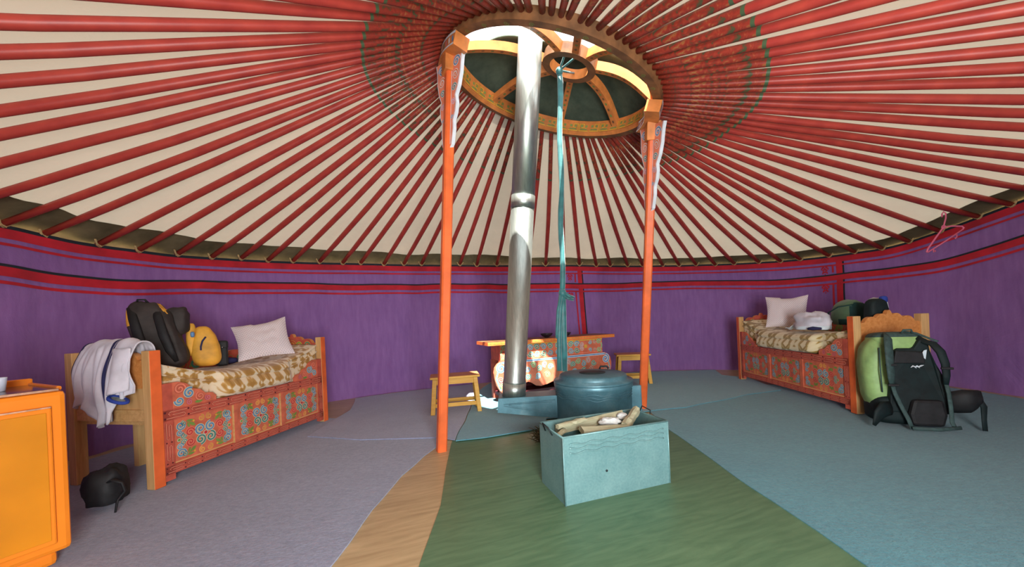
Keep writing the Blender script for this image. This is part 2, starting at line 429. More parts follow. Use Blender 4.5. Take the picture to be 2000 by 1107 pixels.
# ------------------------------------------------------------------ camera
sc = bpy.context.scene
cam = D.cameras.new('camera'); co = D.objects.new('camera', cam); COL.objects.link(co)
F = 715.0; ROLL = 0.045
cam.sensor_width = 36; cam.lens = 36 * F / 2000; cam.shift_y = 70 / 2000; cam.clip_start = 0.02
co.matrix_world = Matrix.Translation((0, 0, 0.9)) @ Matrix.Rotation(PI / 2, 4, 'X') @ Matrix.Rotation(-ROLL, 4, 'Z')
sc.camera = co

# ------------------------------------------------------------------ yurt plan
O = Vector((0.55, 2.4))
RT = [3.816, 3.93, 4.041, 4.142, 4.224, 4.279, 4.301, 4.286, 4.234, 4.148, 4.033, 3.898, 3.753, 3.607, 3.469, 3.346, 3.244, 3.163, 3.106, 3.07, 3.053, 3.052, 3.066, 3.093, 3.132, 3.182, 3.243, 3.314, 3.393, 3.477, 3.563, 3.646, 3.721, 3.785, 3.833, 3.864, 3.876, 3.87, 3.849, 3.815, 3.773, 3.725, 3.677, 3.631, 3.59, 3.555, 3.527, 3.505, 3.487, 3.472, 3.458, 3.441, 3.422, 3.398, 3.37, 3.339, 3.307, 3.275, 3.247, 3.224, 3.209, 3.202, 3.205, 3.218, 3.24, 3.273, 3.315, 3.369, 3.435, 3.513, 3.604, 3.706]
def per(tab, deg):  # periodic cubic interpolation of evenly spaced values
    n = len(tab); x = (deg % 360) / 360 * n; i = int(x); f = x - i
    a, b, c, d = (tab[(i + k) % n] for k in (-1, 0, 1, 2))
    return b + 0.5 * f * (c - a + f * (2 * a - 5 * b + 4 * c - d + f * (3 * (b - c) + d - a)))
def RR(deg): return per(RT, deg)
def curve_tab(pts, rest):
    pts = sorted(pts); out = []
    for k in range(72):
        a = k * 5.0
        if a > 270 + 45: a -= 360
        if a < pts[0][0]: t = min(1, (pts[0][0] - a) / 45); v = pts[0][1] + (rest - pts[0][1]) * t
        elif a > pts[-1][0]: t = min(1, (a - pts[-1][0]) / 45); v = pts[-1][1] + (rest - pts[-1][1]) * t
        else:
            for (x0, y0), (x1, y1) in zip(pts, pts[1:]):
                if x0 <= a <= x1: v = y0 + (y1 - y0) * (a - x0) / (x1 - x0 + 1e-9); break
        out.append(v)
    return out
TOPT = curve_tab([(179.8, 1.661), (177.3, 1.641), (174.1, 1.63), (169.9, 1.628), (164.8, 1.627), (158.1, 1.646), (137.5, 1.689), (115.2, 1.695), (81.1, 1.67), (57.2, 1.604), (38.1, 1.53), (31.8, 1.523), (24.7, 1.536), (20.0, 1.608), (16.4, 1.664), (13.9, 1.708), (11.8, 1.75)], 1.66)
LOWT = curve_tab([(179.9, 1.413), (177.6, 1.389), (174.7, 1.378), (171.1, 1.375), (164.9, 1.398), (158.2, 1.429), (115.4, 1.441), (56.2, 1.372), (38.2, 1.285), (31.6, 1.298), (24.8, 1.306), (19.2, 1.323), (15.7, 1.368), (11.9, 1.456)], 1.40)
def HT(a): return per(TOPT, a)
def HL(a): return per(LOWT, a)
def fold(a, z):
    """how far the hanging cloth stands off its lattice"""
    t = radians(a); h = max(0.0, 1.0 - z / 1.6)
    return (0.012 * wob(6 * cos(t), 6 * sin(t), z * 0.7) + (0.010 + 0.03 * h * h) * wob(22 * cos(t), 22 * sin(t), z * 0.5)
            + 0.012 * wob(9 * cos(t) + 3, 9 * sin(t), z * 4 + a * .05))
def wp(a, z, inn=0.0):
    r = RR(a) + fold(a, z) - inn; t = radians(a)
    return Vector((O.x + r * cos(t), O.y + r * sin(t), z))
def inplan(a, k):  # point inside the plan, k metres from the wall
    r = RR(a) - k; t = radians(a); return (O.x + r * cos(t), O.y + r * sin(t))

DOOR = (260.5, 277.0)
NA = 720
mb = MB()
mb.grid(lambda u, v: wp(u * 360, -0.02 + (HT(u * 360) + 0.02) * v), NA, 26, wrapu=True,
        skip=lambda u, v: DOOR[0] < u * 360 < DOOR[1] and v < 0.9)
wall = struct(mb.build('wall_round', 'purple'))
wall['label'] = 'purple cotton wall hanging round the whole yurt with red striped borders'
def strip(name, mat, fa, z0, z1, a0=0, a1=360, n=720, inn=0.012):
    mb = MB(); mb.grid(lambda u, v: wp(a0 + (a1 - a0) * u, fa(a0 + (a1 - a0) * u) + z0 + (z1 - z0) * v, inn), n, 2, wrapu=(a1 - a0 == 360))
    return mb.build(name, mat, wall)
lowf = lambda a: HL(a) + 0.010 * wob(5 * cos(radians(a)) * 2, 5 * sin(radians(a)) * 2, 3.3) if not DOOR[0] < a < DOOR[1] else HL(a)
strip('dark_piping', 'stripe_dark', HT, -0.012, 0.012)
strip('wide_red_stripe', 'stripe_red', HT, -0.078, -0.012)
strip('thin_red_stripe', 'stripe_red', HT, -0.125, -0.106)
D0, D1 = DOOR[1], DOOR[0] + 360
strip('dark_piping', 'stripe_dark', lowf, -0.016, 0.002, D0, D1)
strip('wide_red_stripe', 'stripe_red', lowf, -0.080, -0.016, D0, D1)
strip('thin_red_stripe', 'stripe_red', lowf, -0.132, -0.110, D0, D1)
def vstrip(name, mat, a, off, w, ztop, zbot, lean=0.0, inn=0.008):
    """upright band on the hanging; off and w in metres along the wall"""
    def fn(u, v):
        z = zbot + (ztop - zbot) * v; k = 180 / PI / RR(a)
        return wp(a + (off + w * (u - .5) + lean * (1 - v)) * k, z, inn)
    mb = MB(); mb.grid(fn, 2, 30); return mb.build(name, mat, wall)
def fret(a, off, z, s=0.011):
    """small red knot appliqued in the corner of a border"""
    mb = MB(); k = 180 / PI / RR(a)
    cells = ['.XX.XX.', 'XX.X.XX', 'X.XXX.X', '.XX.XX.', '..X.X..', '.XXXXX.', '.X...X.', '...X...']
    for r, row in enumerate(cells):
        for c, q in enumerate(row):
            if q == 'X':
                x0 = off + (3 - c) * s; z0 = z - r * s * 1.2
                vs = [wp(a + (x0 + dx * s) * k, z0 + dz * s * 1.3, 0.009) for dx, dz in ((0, 0), (1.1, 0), (1.1, -1), (0, -1))]
                mb.add(vs, [(0, 1, 2, 3)])
    return mb.build('corner_knot', 'stripe_red', wall)
for a, ln in ((80.6, -0.06), (31.6, 0.0)):
    hb = HL(a)
    vstrip('upright_dark_piping', 'stripe_dark', a, -0.02, 0.016, HT(a) - .02, 0.02, ln, 0.009)
    vstrip('upright_red_band', 'stripe_red', a, 0.02, 0.062, HT(a) - .02, 0.02, ln, 0.009)
    vstrip('upright_thin_band', 'stripe_red', a, 0.085, 0.020, HL(a) - .12, 0.02, ln, 0.009)
    vstrip('upright_thin_band', 'stripe_red', a, 0.085, 0.020, HT(a) - .11, HL(a) + .02, 0, 0.009)
    fret(a, 0.16, HT(a) - 0.125); fret(a, 0.16, HL(a) - 0.135)

# door opening behind the camera
mb = MB()
p0, p1 = wp(DOOR[0], 0), wp(DOOR[1], 0); dd = (p1 - p0).normalized(); nn = Vector((-dd.y, dd.x, 0))
ang = math.atan2(dd.y, dd.x); W = (p1 - p0).length
xf = Matrix.Translation((p0.x, p0.y, 0)) @ Matrix.Rotation(ang, 4, 'Z')
mb.box(-0.05, 0.04, -0.07, 0.07, -0.02, 1.50, xf=xf); mb.box(W - 0.04, W + 0.05, -0.07, 0.07, -0.02, 1.50, xf=xf)
mb.box(0.04, W - 0.04, -0.07, 0.07, 1.42, 1.50, xf=xf); mb.box(0.04, W - 0.04, -0.07, 0.07, -0.02, 0.06, xf=xf)
struct(mb.build('door_1', 'orange', bevel=.006))

# ground outside and floor inside
mb = MB(); mb.grid(lambda u, v: Vector((-14 + 28 * u, -14 + 30 * v, -0.07)), 4, 4)
M['earth'] = simple('dry_steppe_ground', (168, 150, 116), 0.95, 0, 0.15, 3)
struct(mb.build('ground', 'earth'))
mb = MB()
ring = [wp(a, 0, -0.10) for a in range(0, 360, 4)]
mb.add([(p.x, p.y, 0.0) for p in ring] + [(p.x, p.y, -0.06) for p in ring], [tuple(range(90)), tuple(range(179, 89, -1))] + [(i + 90, (i + 1) % 90 + 90, (i + 1) % 90, i) for i in range(90)])
struct(mb.build('floor', 'floor_tan'))

# ------------------------------------------------------------------ crown ring (toono)
TC = Vector((0.375, 2.87, 2.65)); TXX, TYY = -0.30, 0.17
ez = Vector((-TXX, -TYY, 1)).normalized(); ex = Vector((1, 0, TXX)).normalized(); ey = ez.cross(ex)
TM = Matrix((( ex.x, ey.x, ez.x, TC.x), (ex.y, ey.y, ez.y, TC.y), (ex.z, ey.z, ez.z, TC.z), (0, 0, 0, 1)))
RO, RI, TH = 0.845, 0.765, 0.125
def tp(r, a, h=0.0):
    t = radians(a); return TM @ Vector((r * cos(t), r * sin(t), h))
def dome(r): return TH * .7 + 0.20 * (1 - (r / RI) ** 2)

# ------------------------------------------------------------------ roof canvas
NP = 88
cum = [0.0]
for k in range(720):
    a, b = wp(k / 2, 1.5), wp(k / 2 + .5, 1.5); cum.append(cum[-1] + (b - a).length)
def arc_angle(s):
    s = s % cum[-1]
    lo, hi = 0, 720
    while hi - lo > 1:
        m = (lo + hi) // 2
        if cum[m] <= s: lo = m
        else: hi = m
    return (lo + (s - cum[lo]) / (cum[hi] - cum[lo])) / 2
def crown_angle(a):
    w = wp(a, 1.5); return math.degrees(math.atan2(w.y - TC.y, w.x - TC.x)) % 360
def roof_pt(a, v, lift):
    w = wp(a, 0, -0.06); w.z = HT(a) - 0.01
    r = tp(RO - 0.02, crown_angle(a), 0.035)
    p = w.lerp(r, v); p.z += lift
    return p
def canvas_pt(u, v):
    a = u * 360
    l = 0.052 + 0.02 * sin(PI * v) * wob(14 * cos(radians(a)), 14 * sin(radians(a)), v * 2) + 0.010 * wob(40 * cos(radians(a)), 40 * sin(radians(a)), v * 9) * (1 - v)
    return roof_pt(a, v, l)
mb = MB(); mb.grid(canvas_pt, 360, 30, wrapu=True)
ceil = struct(mb.build('ceiling', 'canvas'))
ceil['label'] = 'cream canvas roof lying over the red roof poles'
mb = MB()
def eave_pt(u, v):
    a = u * 360; top = 0.085 + 0.02 * wob(7 * cos(radians(a)), 7 * sin(radians(a)), 2.2) + (0.02 if 100 < a < 190 else 0)
    return roof_pt(a, -0.01 + top * v, 0.036 - 0.03 * (1 - v))
mb.grid(eave_pt, 360, 4, wrapu=True)
struct(mb.build('trim_1', 'eave'))

# ------------------------------------------------------------------ roof poles
start = 2.5
rg = random.Random(5)
pole_label = 'red wooden roof pole sloping from the wall top up to the crown ring'
for i in range(NP):
    a = arc_angle((i + 0.5 + rg.uniform(-.1, .1)) * cum[-1] / NP)
    w = wp(a, 0, 0.015); w.z = HT(a) + 0.005 + rg.uniform(-.006, .006)
    c = crown_angle(a)
    t = tp(RO - 0.012, c + rg.uniform(-.5, .5), 0.055)
    L = (w - t).length; d = (w - t).normalized()
    q = d.to_track_quat('X', 'Z')
    mb = MB(); n = 7
    pts = [(0, 0, 0), (L * .04, 0, 0), (L * .3, 0, -.004 * L), (L * .6, 0, -.007 * L), (L * .85, 0, -.004 * L), (L, 0, 0)]
    bend = rg.uniform(-.012, .012)
    pts = [(p[0], bend * sin(PI * p[0] / L), p[2]) for p in pts]
    mb.tube(pts, [.018, .021, .025, .027, .026, .021], 8)
    o = mb.build('roof_pole', 'pole'); o.location = t; o.rotation_mode = 'QUATERNION'; o.rotation_quaternion = q
    tag(o, pole_label, 'roof pole', 'red roof poles')
    if 5 < a < 190:
        mb = MB(); s = .05
        mb.tube([(L - .05, s, .012), (L - .012, s * .35, -.012), (L - .006, 0, -.022), (L - .012, -s * .35, -.012), (L - .05, -s, .012)], .0075, 6)
        mb.tube([(L - .02, .024, .0), (L - .02, 0, -.028), (L - .02, -.024, 0)], .006, 6)
        mb.build('rope_tie', 'tan_rope', o)

# crown ring object
crown = thing('crown_ring', 'painted wooden crown ring with curved spokes at the top of the yurt', 'roof crown')
mb = MB(); I = Orn.I
def rf(u, v, n):  # u along inner circumference (m), v height, n towards the centre
    return tp(RI - n, math.degrees(u / RI), v)
NR = 96
prof = [(RO, 0.0), (RO, TH * .8), (RO - .03, TH), (RI, TH), (RI, 0.022), (RI + .022, 0.0)]
vs = [tp(r, 360 * i / NR, h) for i in range(NR) for r, h in prof]; k = len(prof)
fs, mm = [], []
for i in range(NR):
    for j in range(k):
        fs.append((i * k + j, i * k + (j + 1) % k, ((i + 1) % NR) * k + (j + 1) % k, ((i + 1) % NR) * k + j))
        mm.append(I[['ring_brown', 'ring_brown', 'ring_brown', 'ring_orange', 'ring_orange', 'ring_brown'][j]])
mb.add(vs, fs, mm, False)
orn = Orn(mb, rf, .0012)
circ = 2 * PI * RI; nk = 44; du = circ / nk
for i in range(nk):
    u = i * du; q = lambda x, y: (u + du * x, .026 + .082 * y)
    path = [q(.06, .1), q(.94, .1), q(.94, .85), q(.5, .85), q(.5, .45), q(.72, .45)] if i % 2 else [q(.94, .1), q(.06, .1), q(.06, .85), q(.5, .85), q(.5, .45), q(.28, .45)]
    mb.ribbon(path, .016, rf, .0014, I['ring_red']); mb.ribbon(path, .010, rf, .0024, I['yellow'])
    mb.ribbon([q(.2, .62), q(.4, .62)], .022, rf, .0016, I['olive']); mb.ribbon([q(.62, .64), q(.84, .64)], .022, rf, .0016, I['olive'])
    mb.ribbon([q(.2, .28), q(.84, .28)], .012, rf, .0016, I['olive'])
for i in range(0, NR):  # leaf painting on the underside
    a0 = 360 * i / NR
    if i % 3 == 0:
        fr = lambda u, v, n: tp(RI + .045 + v, a0 + math.degrees(u / RO), -n)
        o2 = Orn(mb, fr, .001); o2.curl(0, 0, .018, 'olive', 0, 1 if i % 2 else -1, line=None)
mb.build('ring_rim', Orn.PAL, crown)
IR = 0.185; SP = [350, 36, 80, 132, 191, 240, 277, 308]
ICX = Vector((0.095, -0.005, 0))
def ip(r, a, h): 
    t = radians(a); return TM @ Vector((ICX.x + r * cos(t), ICX.y + r * sin(t), h))
HI = TH * .7 + .16
mb = MB()
for (r0, r1, h0, h1) in ((IR - .035, IR + .025, HI - .04, HI + .035),):
    pr = [(r1, h0), (r1, h1), (r0, h1), (r0, h0)]
    vs = [ip(r, 360 * i / 48, h) for i in range(48) for r, h in pr]; fs = []; mm = []
    for i in range(48):
        for j in range(4):
            fs.append((i * 4 + j, i * 4 + (j + 1) % 4, ((i + 1) % 48) * 4 + (j + 1) % 4, ((i + 1) % 48) * 4 + j)); mm.append([0, 0, 1, 0][j])
    mb.add(vs, fs, mm)
mb.build('inner_ring', ['ring_brown', 'ring_orange'], crown)
for a in SP:
    mb = MB(); n = 10; pts = []
    rim = TM.inverted() @ tp(RI + .01, a, TH * .65); inn = TM.inverted() @ ip(IR + .01, 166 if a == 191 else a, HI)
    for i in range(n + 1):
        t = i / n; p = rim.lerp(inn, t); p.z += 0.05 * sin(PI * t); pts.append(p)
    side = (inn - rim).cross(Vector((0, 0, 1))).normalized(); hw, hh = .026, .032
    vs, fs, mm = [], [], []
    for p in pts:
        for sx, sz in ((-1, -1), (1, -1), (1, 1), (-1, 1)): vs.append(TM @ (p + side * hw * sx + Vector((0, 0, hh * sz))))
    for i in range(n):
        for j in range(4):
            fs.append((i * 4 + j, i * 4 + (j + 1) % 4, i * 4 + 4 + (j + 1) % 4, i * 4 + 4 + j)); mm.append([1, 0, 0, 0][j])
    mb.add(vs, fs, mm)
    for i in range(1, n):  # painted beads along the underside
        c = pts[i]; fr = lambda u, v, nn_: TM @ (c + side * u + Vector((0, 0, -hh - nn_)) + (pts[i] - pts[i - 1]).normalized() * v)
        for q in (1.0,):
            vs = [fr(.011 * cos(2 * PI * j / 8), .014 * sin(2 * PI * j / 8), .001) for j in range(8)]
            mb.add(vs, [tuple(range(8))], 3 if i % 2 else 2)
    mb.build('spoke', ['ring_orange', 'ring_orange', 'olive', 'ring_brown'], crown)

# felt cover folded back over the far half of the crown
def felt_edge(x):  # rear limit of the open half, in crown coordinates (y as function of x)
    return 0.02 - 0.10 * x + (0.0 if x < 0.2 else -0.14 * (x - 0.2)) + 0.012 * sin(x * 17)
def feltp(u, v):
    x = -0.93 + 1.86 * u
    y1 = sqrt(max(0.0, 0.93 ** 2 - x * x)); y0 = max(min(felt_edge(x), y1), -y1)
    y = y0 + (y1 - y0) * v; r = min(math.hypot(x, y) / RI, 1.25)
    h = TH * .7 + .085 + (0.20 * (1 - r * r) + 0.05 * sin(PI * max(0, min(1, (1 - r) * 1.3))) if r < 1 else -(r - 1) * 0.5) + .01 * wob(x * 6, y * 6, 0)
    return TM @ Vector((x, y, h))
mb = MB(); mb.grid(feltp, 44, 24)
tag(mb.build('felt_cover', 'felt', solid=.012), 'dark grey felt sheet lying over the far half of the crown ring', 'roof cover')

# sash hanging from the crown
sx, sy = 0.45, 2.80
topz = (TM @ Vector((ICX.x, ICX.y, HI))).z
sash = thing('hanging_sash', 'teal silk sash hanging from the crown hub with a knot halfway down', 'sash', (sx - .09, sy, 0), rot=(0, math.atan2(.09, topz), 0))
def strand(mb, pts, w, th, seed):
    rg = random.Random(seed); k = len(pts)
    mb.tube(pts, [w * (0.9 + .2 * rg.random()) for _ in pts], 8, flat=th, up=(0, 1, 0))
mb = MB(); zk = 1.07
strand(mb, [(.006 * sin(i), .004 * cos(i * 1.7), topz - .06 - (topz - .06 - zk) * i / 16) for i in range(17)], .021, .55, 1)
mb.build('sash_length', 'sash', sash)
mb = MB()
strand(mb, [(-.004, 0, zk + .02), (-.02, 0, zk - .1), (-.028, 0, zk - .3), (-.03, 0, .62), (-.028, .01, .49)], .020, .5, 2)
strand(mb, [(.004, 0, zk + .02), (.006, .01, zk - .1), (.008, .01, zk - .35), (.012, .02, .66), (.010, .02, .485)], .024, .5, 3)
strand(mb, [(-.01, -.01, zk), (-.036, -.012, zk - .12), (-.046, -.01, zk - .3), (-.044, 0, .74)], .014, .5, 4)
mb.build('sash_tail', 'sash', sash)
mb = MB(); mb.blob((0, 0, zk + .015), (.03, .028, .03), .9, 12, 8)
mb.tube([(.0, 0, zk + .02), (.05, -.01, zk - .012), (.088, -.01, zk - .022), (.082, -.01, zk - .04), (.04, -.01, zk - .03), (0, 0, zk)], [.016, .014, .010, .010, .010, .012], 8)
mb.build('knot', 'sash', sash)
mb = MB()
for a in (250, 290, 70):
    p = ip(IR - .045, a, HI - .0); mb.tube([Matrix.Rotation(-math.atan2(.09, topz), 3, 'Y') @ (p - Vector((sx - .09, sy, 0))), (0, 0, topz - .07)], .008, 6)
mb.blob((0, 0, topz - .075), (.028, .028, .03), .9, 12, 8)
mb.build('hanging_loop', 'sash', sash)

# ------------------------------------------------------------------ two posts
def post(base, crown_a, twist, label):
    b = Vector((base[0], base[1], base[2])); t = tp((RO + RI) / 2, crown_a, -0.005)
    e = thing('support_post', label, 'post', b)
    ax = (t - b); H = ax.length; d = ax.normalized()
    rad = Vector((t.x - TC.x, t.y - TC.y, 0)).normalized(); tan = Vector((-rad.y, rad.x, 0))
    tan = (tan - d * tan.dot(d)).normalized(); rd = d.cross(tan)
    tw, tv = radians(twist), tan.copy()
    wt = (tan * cos(tw) + rd * sin(tw)).normalized(); wr_ = d.cross(wt)
    PW = lambda u, v, n: d * v + wt * u + wr_ * n    # the carved wings stand slightly turned on the post
    P = lambda u, v, n: d * v + tan * u + rd * n      # u along the ring, v up the post, n inward/outward
    hw = .033; c = .010
    oc = [(-hw, -hw + c), (-hw + c, -hw), (hw - c, -hw), (hw, -hw + c), (hw, hw - c), (hw - c, hw), (-hw + c, hw), (-hw, hw - c)]
    mb = MB(); zs = [0, H * .3, H * .6, H - .13]
    vs = [P(u, z, n) for z in zs for u, n in oc]
    vs = [Vector((p.x, p.y, 0)) if i < 8 else p for i, p in enumerate(vs)]
    fs = [(i * 8 + j, i * 8 + (j + 1) % 8, (i + 1) * 8 + (j + 1) % 8, (i + 1) * 8 + j) for i in range(3) for j in range(8)] + [tuple(range(7, -1, -1)), tuple(24 + j for j in range(8))]
    mb.add(vs, fs); mb.build('shaft', 'post_orange', e)
    # curved capital that hugs the ring underside
    mb = MB(); n = 12; A = 15
    vs = []
    for i in range(n + 1):
        a = crown_a - A + 2 * A * i / n
        for r, h in ((RI - .012, -.004), (RO + .012, -.004), (RO + .012, -.085), (RI - .012, -.085)): vs.append(tp(r, a, h) - b)
    fs = [(i * 4 + j, i * 4 + (j + 1) % 4, i * 4 + 4 + (j + 1) % 4, i * 4 + 4 + j) for i in range(n) for j in range(4)] + [(3, 2, 1, 0), (n * 4, n * 4 + 1, n * 4 + 2, n * 4 + 3)]
    mb.add(vs, fs, I['ring_orange'])
    cols = ['blue', 'white_line', 'pink', 'green', 'white_line', 'teal', 'pink', 'white_line']
    for rr, sg in ((RI - .0125, -1), (RO + .0125, 1)):
        fr = lambda u, v, nn_: tp(rr + sg * nn_, crown_a + math.degrees(u / rr), v) - b
        w = radians(A) * rr
        mb.ribbon([(-w + 2 * w * i / n, -.010) for i in range(n + 1)], .016, fr, .001, I['white_line'])
        mb.ribbon([(-w + 2 * w * i / n, -.080) for i in range(n + 1)], .012, fr, .001, I['white_line'])
        for i in range(9):
            u = -w + 2 * w * (i + .5) / 9
            mb.ribbon([(u - .008, -.03), (u + .010, -.066)], .019, fr, .0012, I[cols[i % 8]])
    mb.build('capital', Orn.PAL, e)
    # block joining capital and shaft
    mb = MB(); mb.prism(oc if False else [(-.05, -.05), (.05, -.05), (.05, .05), (-.05, .05)], lambda u, v, n_: P(u, H - .19 + n_, v), 0, .13)
    mb.build('neck_block', 'ring_orange', e, bevel=.006)
    # carved wings either side of the shaft
    for sg in (-1, 1):
        mb = MB()
        out = [(0, 0), (.0, -.62), (.018, -.60), (.034, -.50), (.030, -.44), (.052, -.39), (.060, -.33), (.048, -.28), (.078, -.22), (.098, -.14), (.105, -.05), (.118, 0)]
        poly = [(sg * (hw + u), H - .085 + v) for u, v in out]
        if sg > 0: poly = poly[::-1]
        mb.prism(poly, PW, -.013, .013, mats=(I['salmon'], I['salmon'], I['white_line']))
        for nn0, s2 in ((-.013, -1), (.013, 1)):
            fr = lambda u, v, n_: PW(sg * (hw + u), H - .085 + v, nn0 + s2 * n_)
            og = Orn(mb, fr, .001)
            og.curl(.052, -.06, .036, 'blue', 0, 1, line='white_line'); og.curl(.044, -.145, .034, 'orange', PI, -1, line='white_line')
            og.curl(.032, -.225, .026, 'teal', 0, 1, line='white_line'); og.curl(.026, -.32, .022, 'pink', PI, -1, line='white_line')
            og.curl(.016, -.42, .014, 'blue', 0, 1, line='white_line')
            mb.ribbon([(u - .004, v) for u, v in out[2:]], .006, fr, .0016, I['white_line'])
            mb.ribbon([(.003, -.6), (.003, -.02)], .006, fr, .0016, I['white_line'])
        mb.build('carved_wing', Orn.PAL, e)
    return e
post((-.535, 2.57, 0.0), 206, 20, 'orange painted post by the left carpet edge, its top near the crown ring')
post((1.185, 3.43, 0.0155), 351, 22, 'orange painted post behind the grey metal firewood box, under the crown ring')

# ------------------------------------------------------------------ lighting
w = D.worlds.new('daylight'); sc.world = w; w.use_nodes = True
bg = w.node_tree.nodes['Background']; bg.inputs[0].default_value = (0.93, 0.97, 1.0, 1); bg.inputs[1].default_value = 2.2
sun = D.lights.new('sun', 'SUN'); sun.energy = 20.0; sun.angle = radians(0.6); sun.color = (1, .95, .86)
so = D.objects.new('sun', sun); COL.objects.link(so)
so.rotation_euler = Vector((-.16, 1.0, -1.9)).to_track_quat('-Z', 'Y').to_euler()
dl = D.lights.new('door_daylight', 'AREA'); dl.shape = 'RECTANGLE'; dl.size = .85; dl.size_y = 1.35; dl.energy = 108; dl.color = (.92, .98, 1.0)
do = D.objects.new('door_daylight', dl); COL.objects.link(do)
mid = (p0 + p1) / 2
do.location = (mid.x, mid.y - .02, .80); do.rotation_euler = (radians(90), 0, 0)
do.rotation_euler = Vector((0, 1, .05)).to_track_quat('-Z', 'Y').to_euler()
for nm, loc, dr, s1, s2 in (('crown_portal', TM @ Vector((0, 0, .32)), -ez, 1.7, 1.7),):
    pl = D.lights.new(nm, 'AREA'); pl.shape = 'RECTANGLE'; pl.size = s1; pl.size_y = s2; pl.cycles.is_portal = True
    po = D.objects.new(nm, pl); COL.objects.link(po); po.location = loc; po.rotation_euler = dr.to_track_quat('-Z', 'Y').to_euler()
vs_ = sc.view_settings
vs_.view_transform = 'Standard'; vs_.look = 'None'; vs_.gamma = 1.0; vs_.exposure = 0.55; vs_.use_curve_mapping = False
sc.cycles.max_bounces = 10; sc.cycles.diffuse_bounces = 6; sc.cycles.caustics_reflective = False; sc.cycles.caustics_refractive = False
sc.cycles.sample_clamp_indirect = 6.0; sc.cycles.use_denoising = True
#@@OBJECTS
# ------------------------------------------------------------------ floor coverings
def sheet(name, mat, pts, z0, z1, label, cat, wv=0.012, step=0.12, seed=0):
    """a flat floor covering with a slightly uneven cut edge"""
    out = []
    for (a, b) in zip(pts, pts[1:] + pts[:1]):
        L = math.hypot(b[0] - a[0], b[1] - a[1]); n = max(1, int(L / step))
        for i in range(n):
            x, y = a[0] + (b[0] - a[0]) * i / n, a[1] + (b[1] - a[1]) * i / n
            out.append((x + wv * wob(x * 3 + seed, y * 3, 1), y + wv * wob(x * 3, y * 3 + seed, 7)))
    mb = MB(); mb.prism(out, lambda u, v, n: (u, v, n), z0, z1)
    return tag(mb.build(name, mat), label, cat)
def arc(a0, a1, k, n=14): return [inplan(a0 + (a1 - a0) * i / n, k) for i in range(n + 1)]
sheet('floor_sheet', 'lino_green_shade', [(-.36, -.75), (1.2, -.75), (1.2, 3.02), (-.5, 3.02), (-.49, 2.7), (-.44, 2.2), (-.39, 1.8)], .0006, .003,  # left edge cut where the shade begins; the tan strip is the same sheet
      'wood-grain floor sheet with green shade painted into its colour, running from the door to the stove', 'floor sheet', .004)
sheet('carpet', 'carpet_mauve', [(-.74, .2), (-.72, 1.79), (-.69, 2.17), (-.63, 2.47), (-.585, 2.66), (-.6, 3.2), (-1.2, 3.4)] + arc(155, 222, .12),
      .0006, .007, 'mauve grey carpet piece in front of the left bed, beside the tan strip', 'carpet', .02)
sheet('carpet', 'carpet_mauve_light', [(-1.73, 3.02), (-1.53, 2.96), (-1.24, 2.87), (-.92, 2.85), (-.60, 2.84), (-.47, 2.76), (-.475, 4.55)] + arc(112, 140, .10) + [(-1.76, 3.9)],
      .0076, .015, 'light mauve grey carpet piece under the stool by the left post', 'carpet', .016)
sheet('carpet', 'carpet_teal', [(1.16, -.2), (1.17, 1.7), (1.155, 2.2), (1.16, 2.9), (1.22, 3.35), (1.4, 3.8), (2.6, 4.3)] + arc(24, -32, .12),
      .0036, .0075, 'dark teal carpet piece in front of the right bed, beside the olive sheet', 'carpet', .014)
sheet('carpet', 'carpet_teal_light', [(-.46, 2.74), (-.23, 2.78), (-.04, 2.86), (.22, 2.95), (.27, 3.22), (1.0, 3.26), (1.32, 3.36), (1.57, 3.39), (1.97, 3.58), (2.41, 3.80), (2.85, 3.93), (3.0, 4.7), (2.84, 5.0), (2.98, 5.45), (2.5, 5.5)] + arc(63, 108, .12) + [(-.462, 4.6)],
      .008, .0152, 'pale teal carpet piece behind the stove, under the painted table', 'carpet', .02)
CZ = .0156

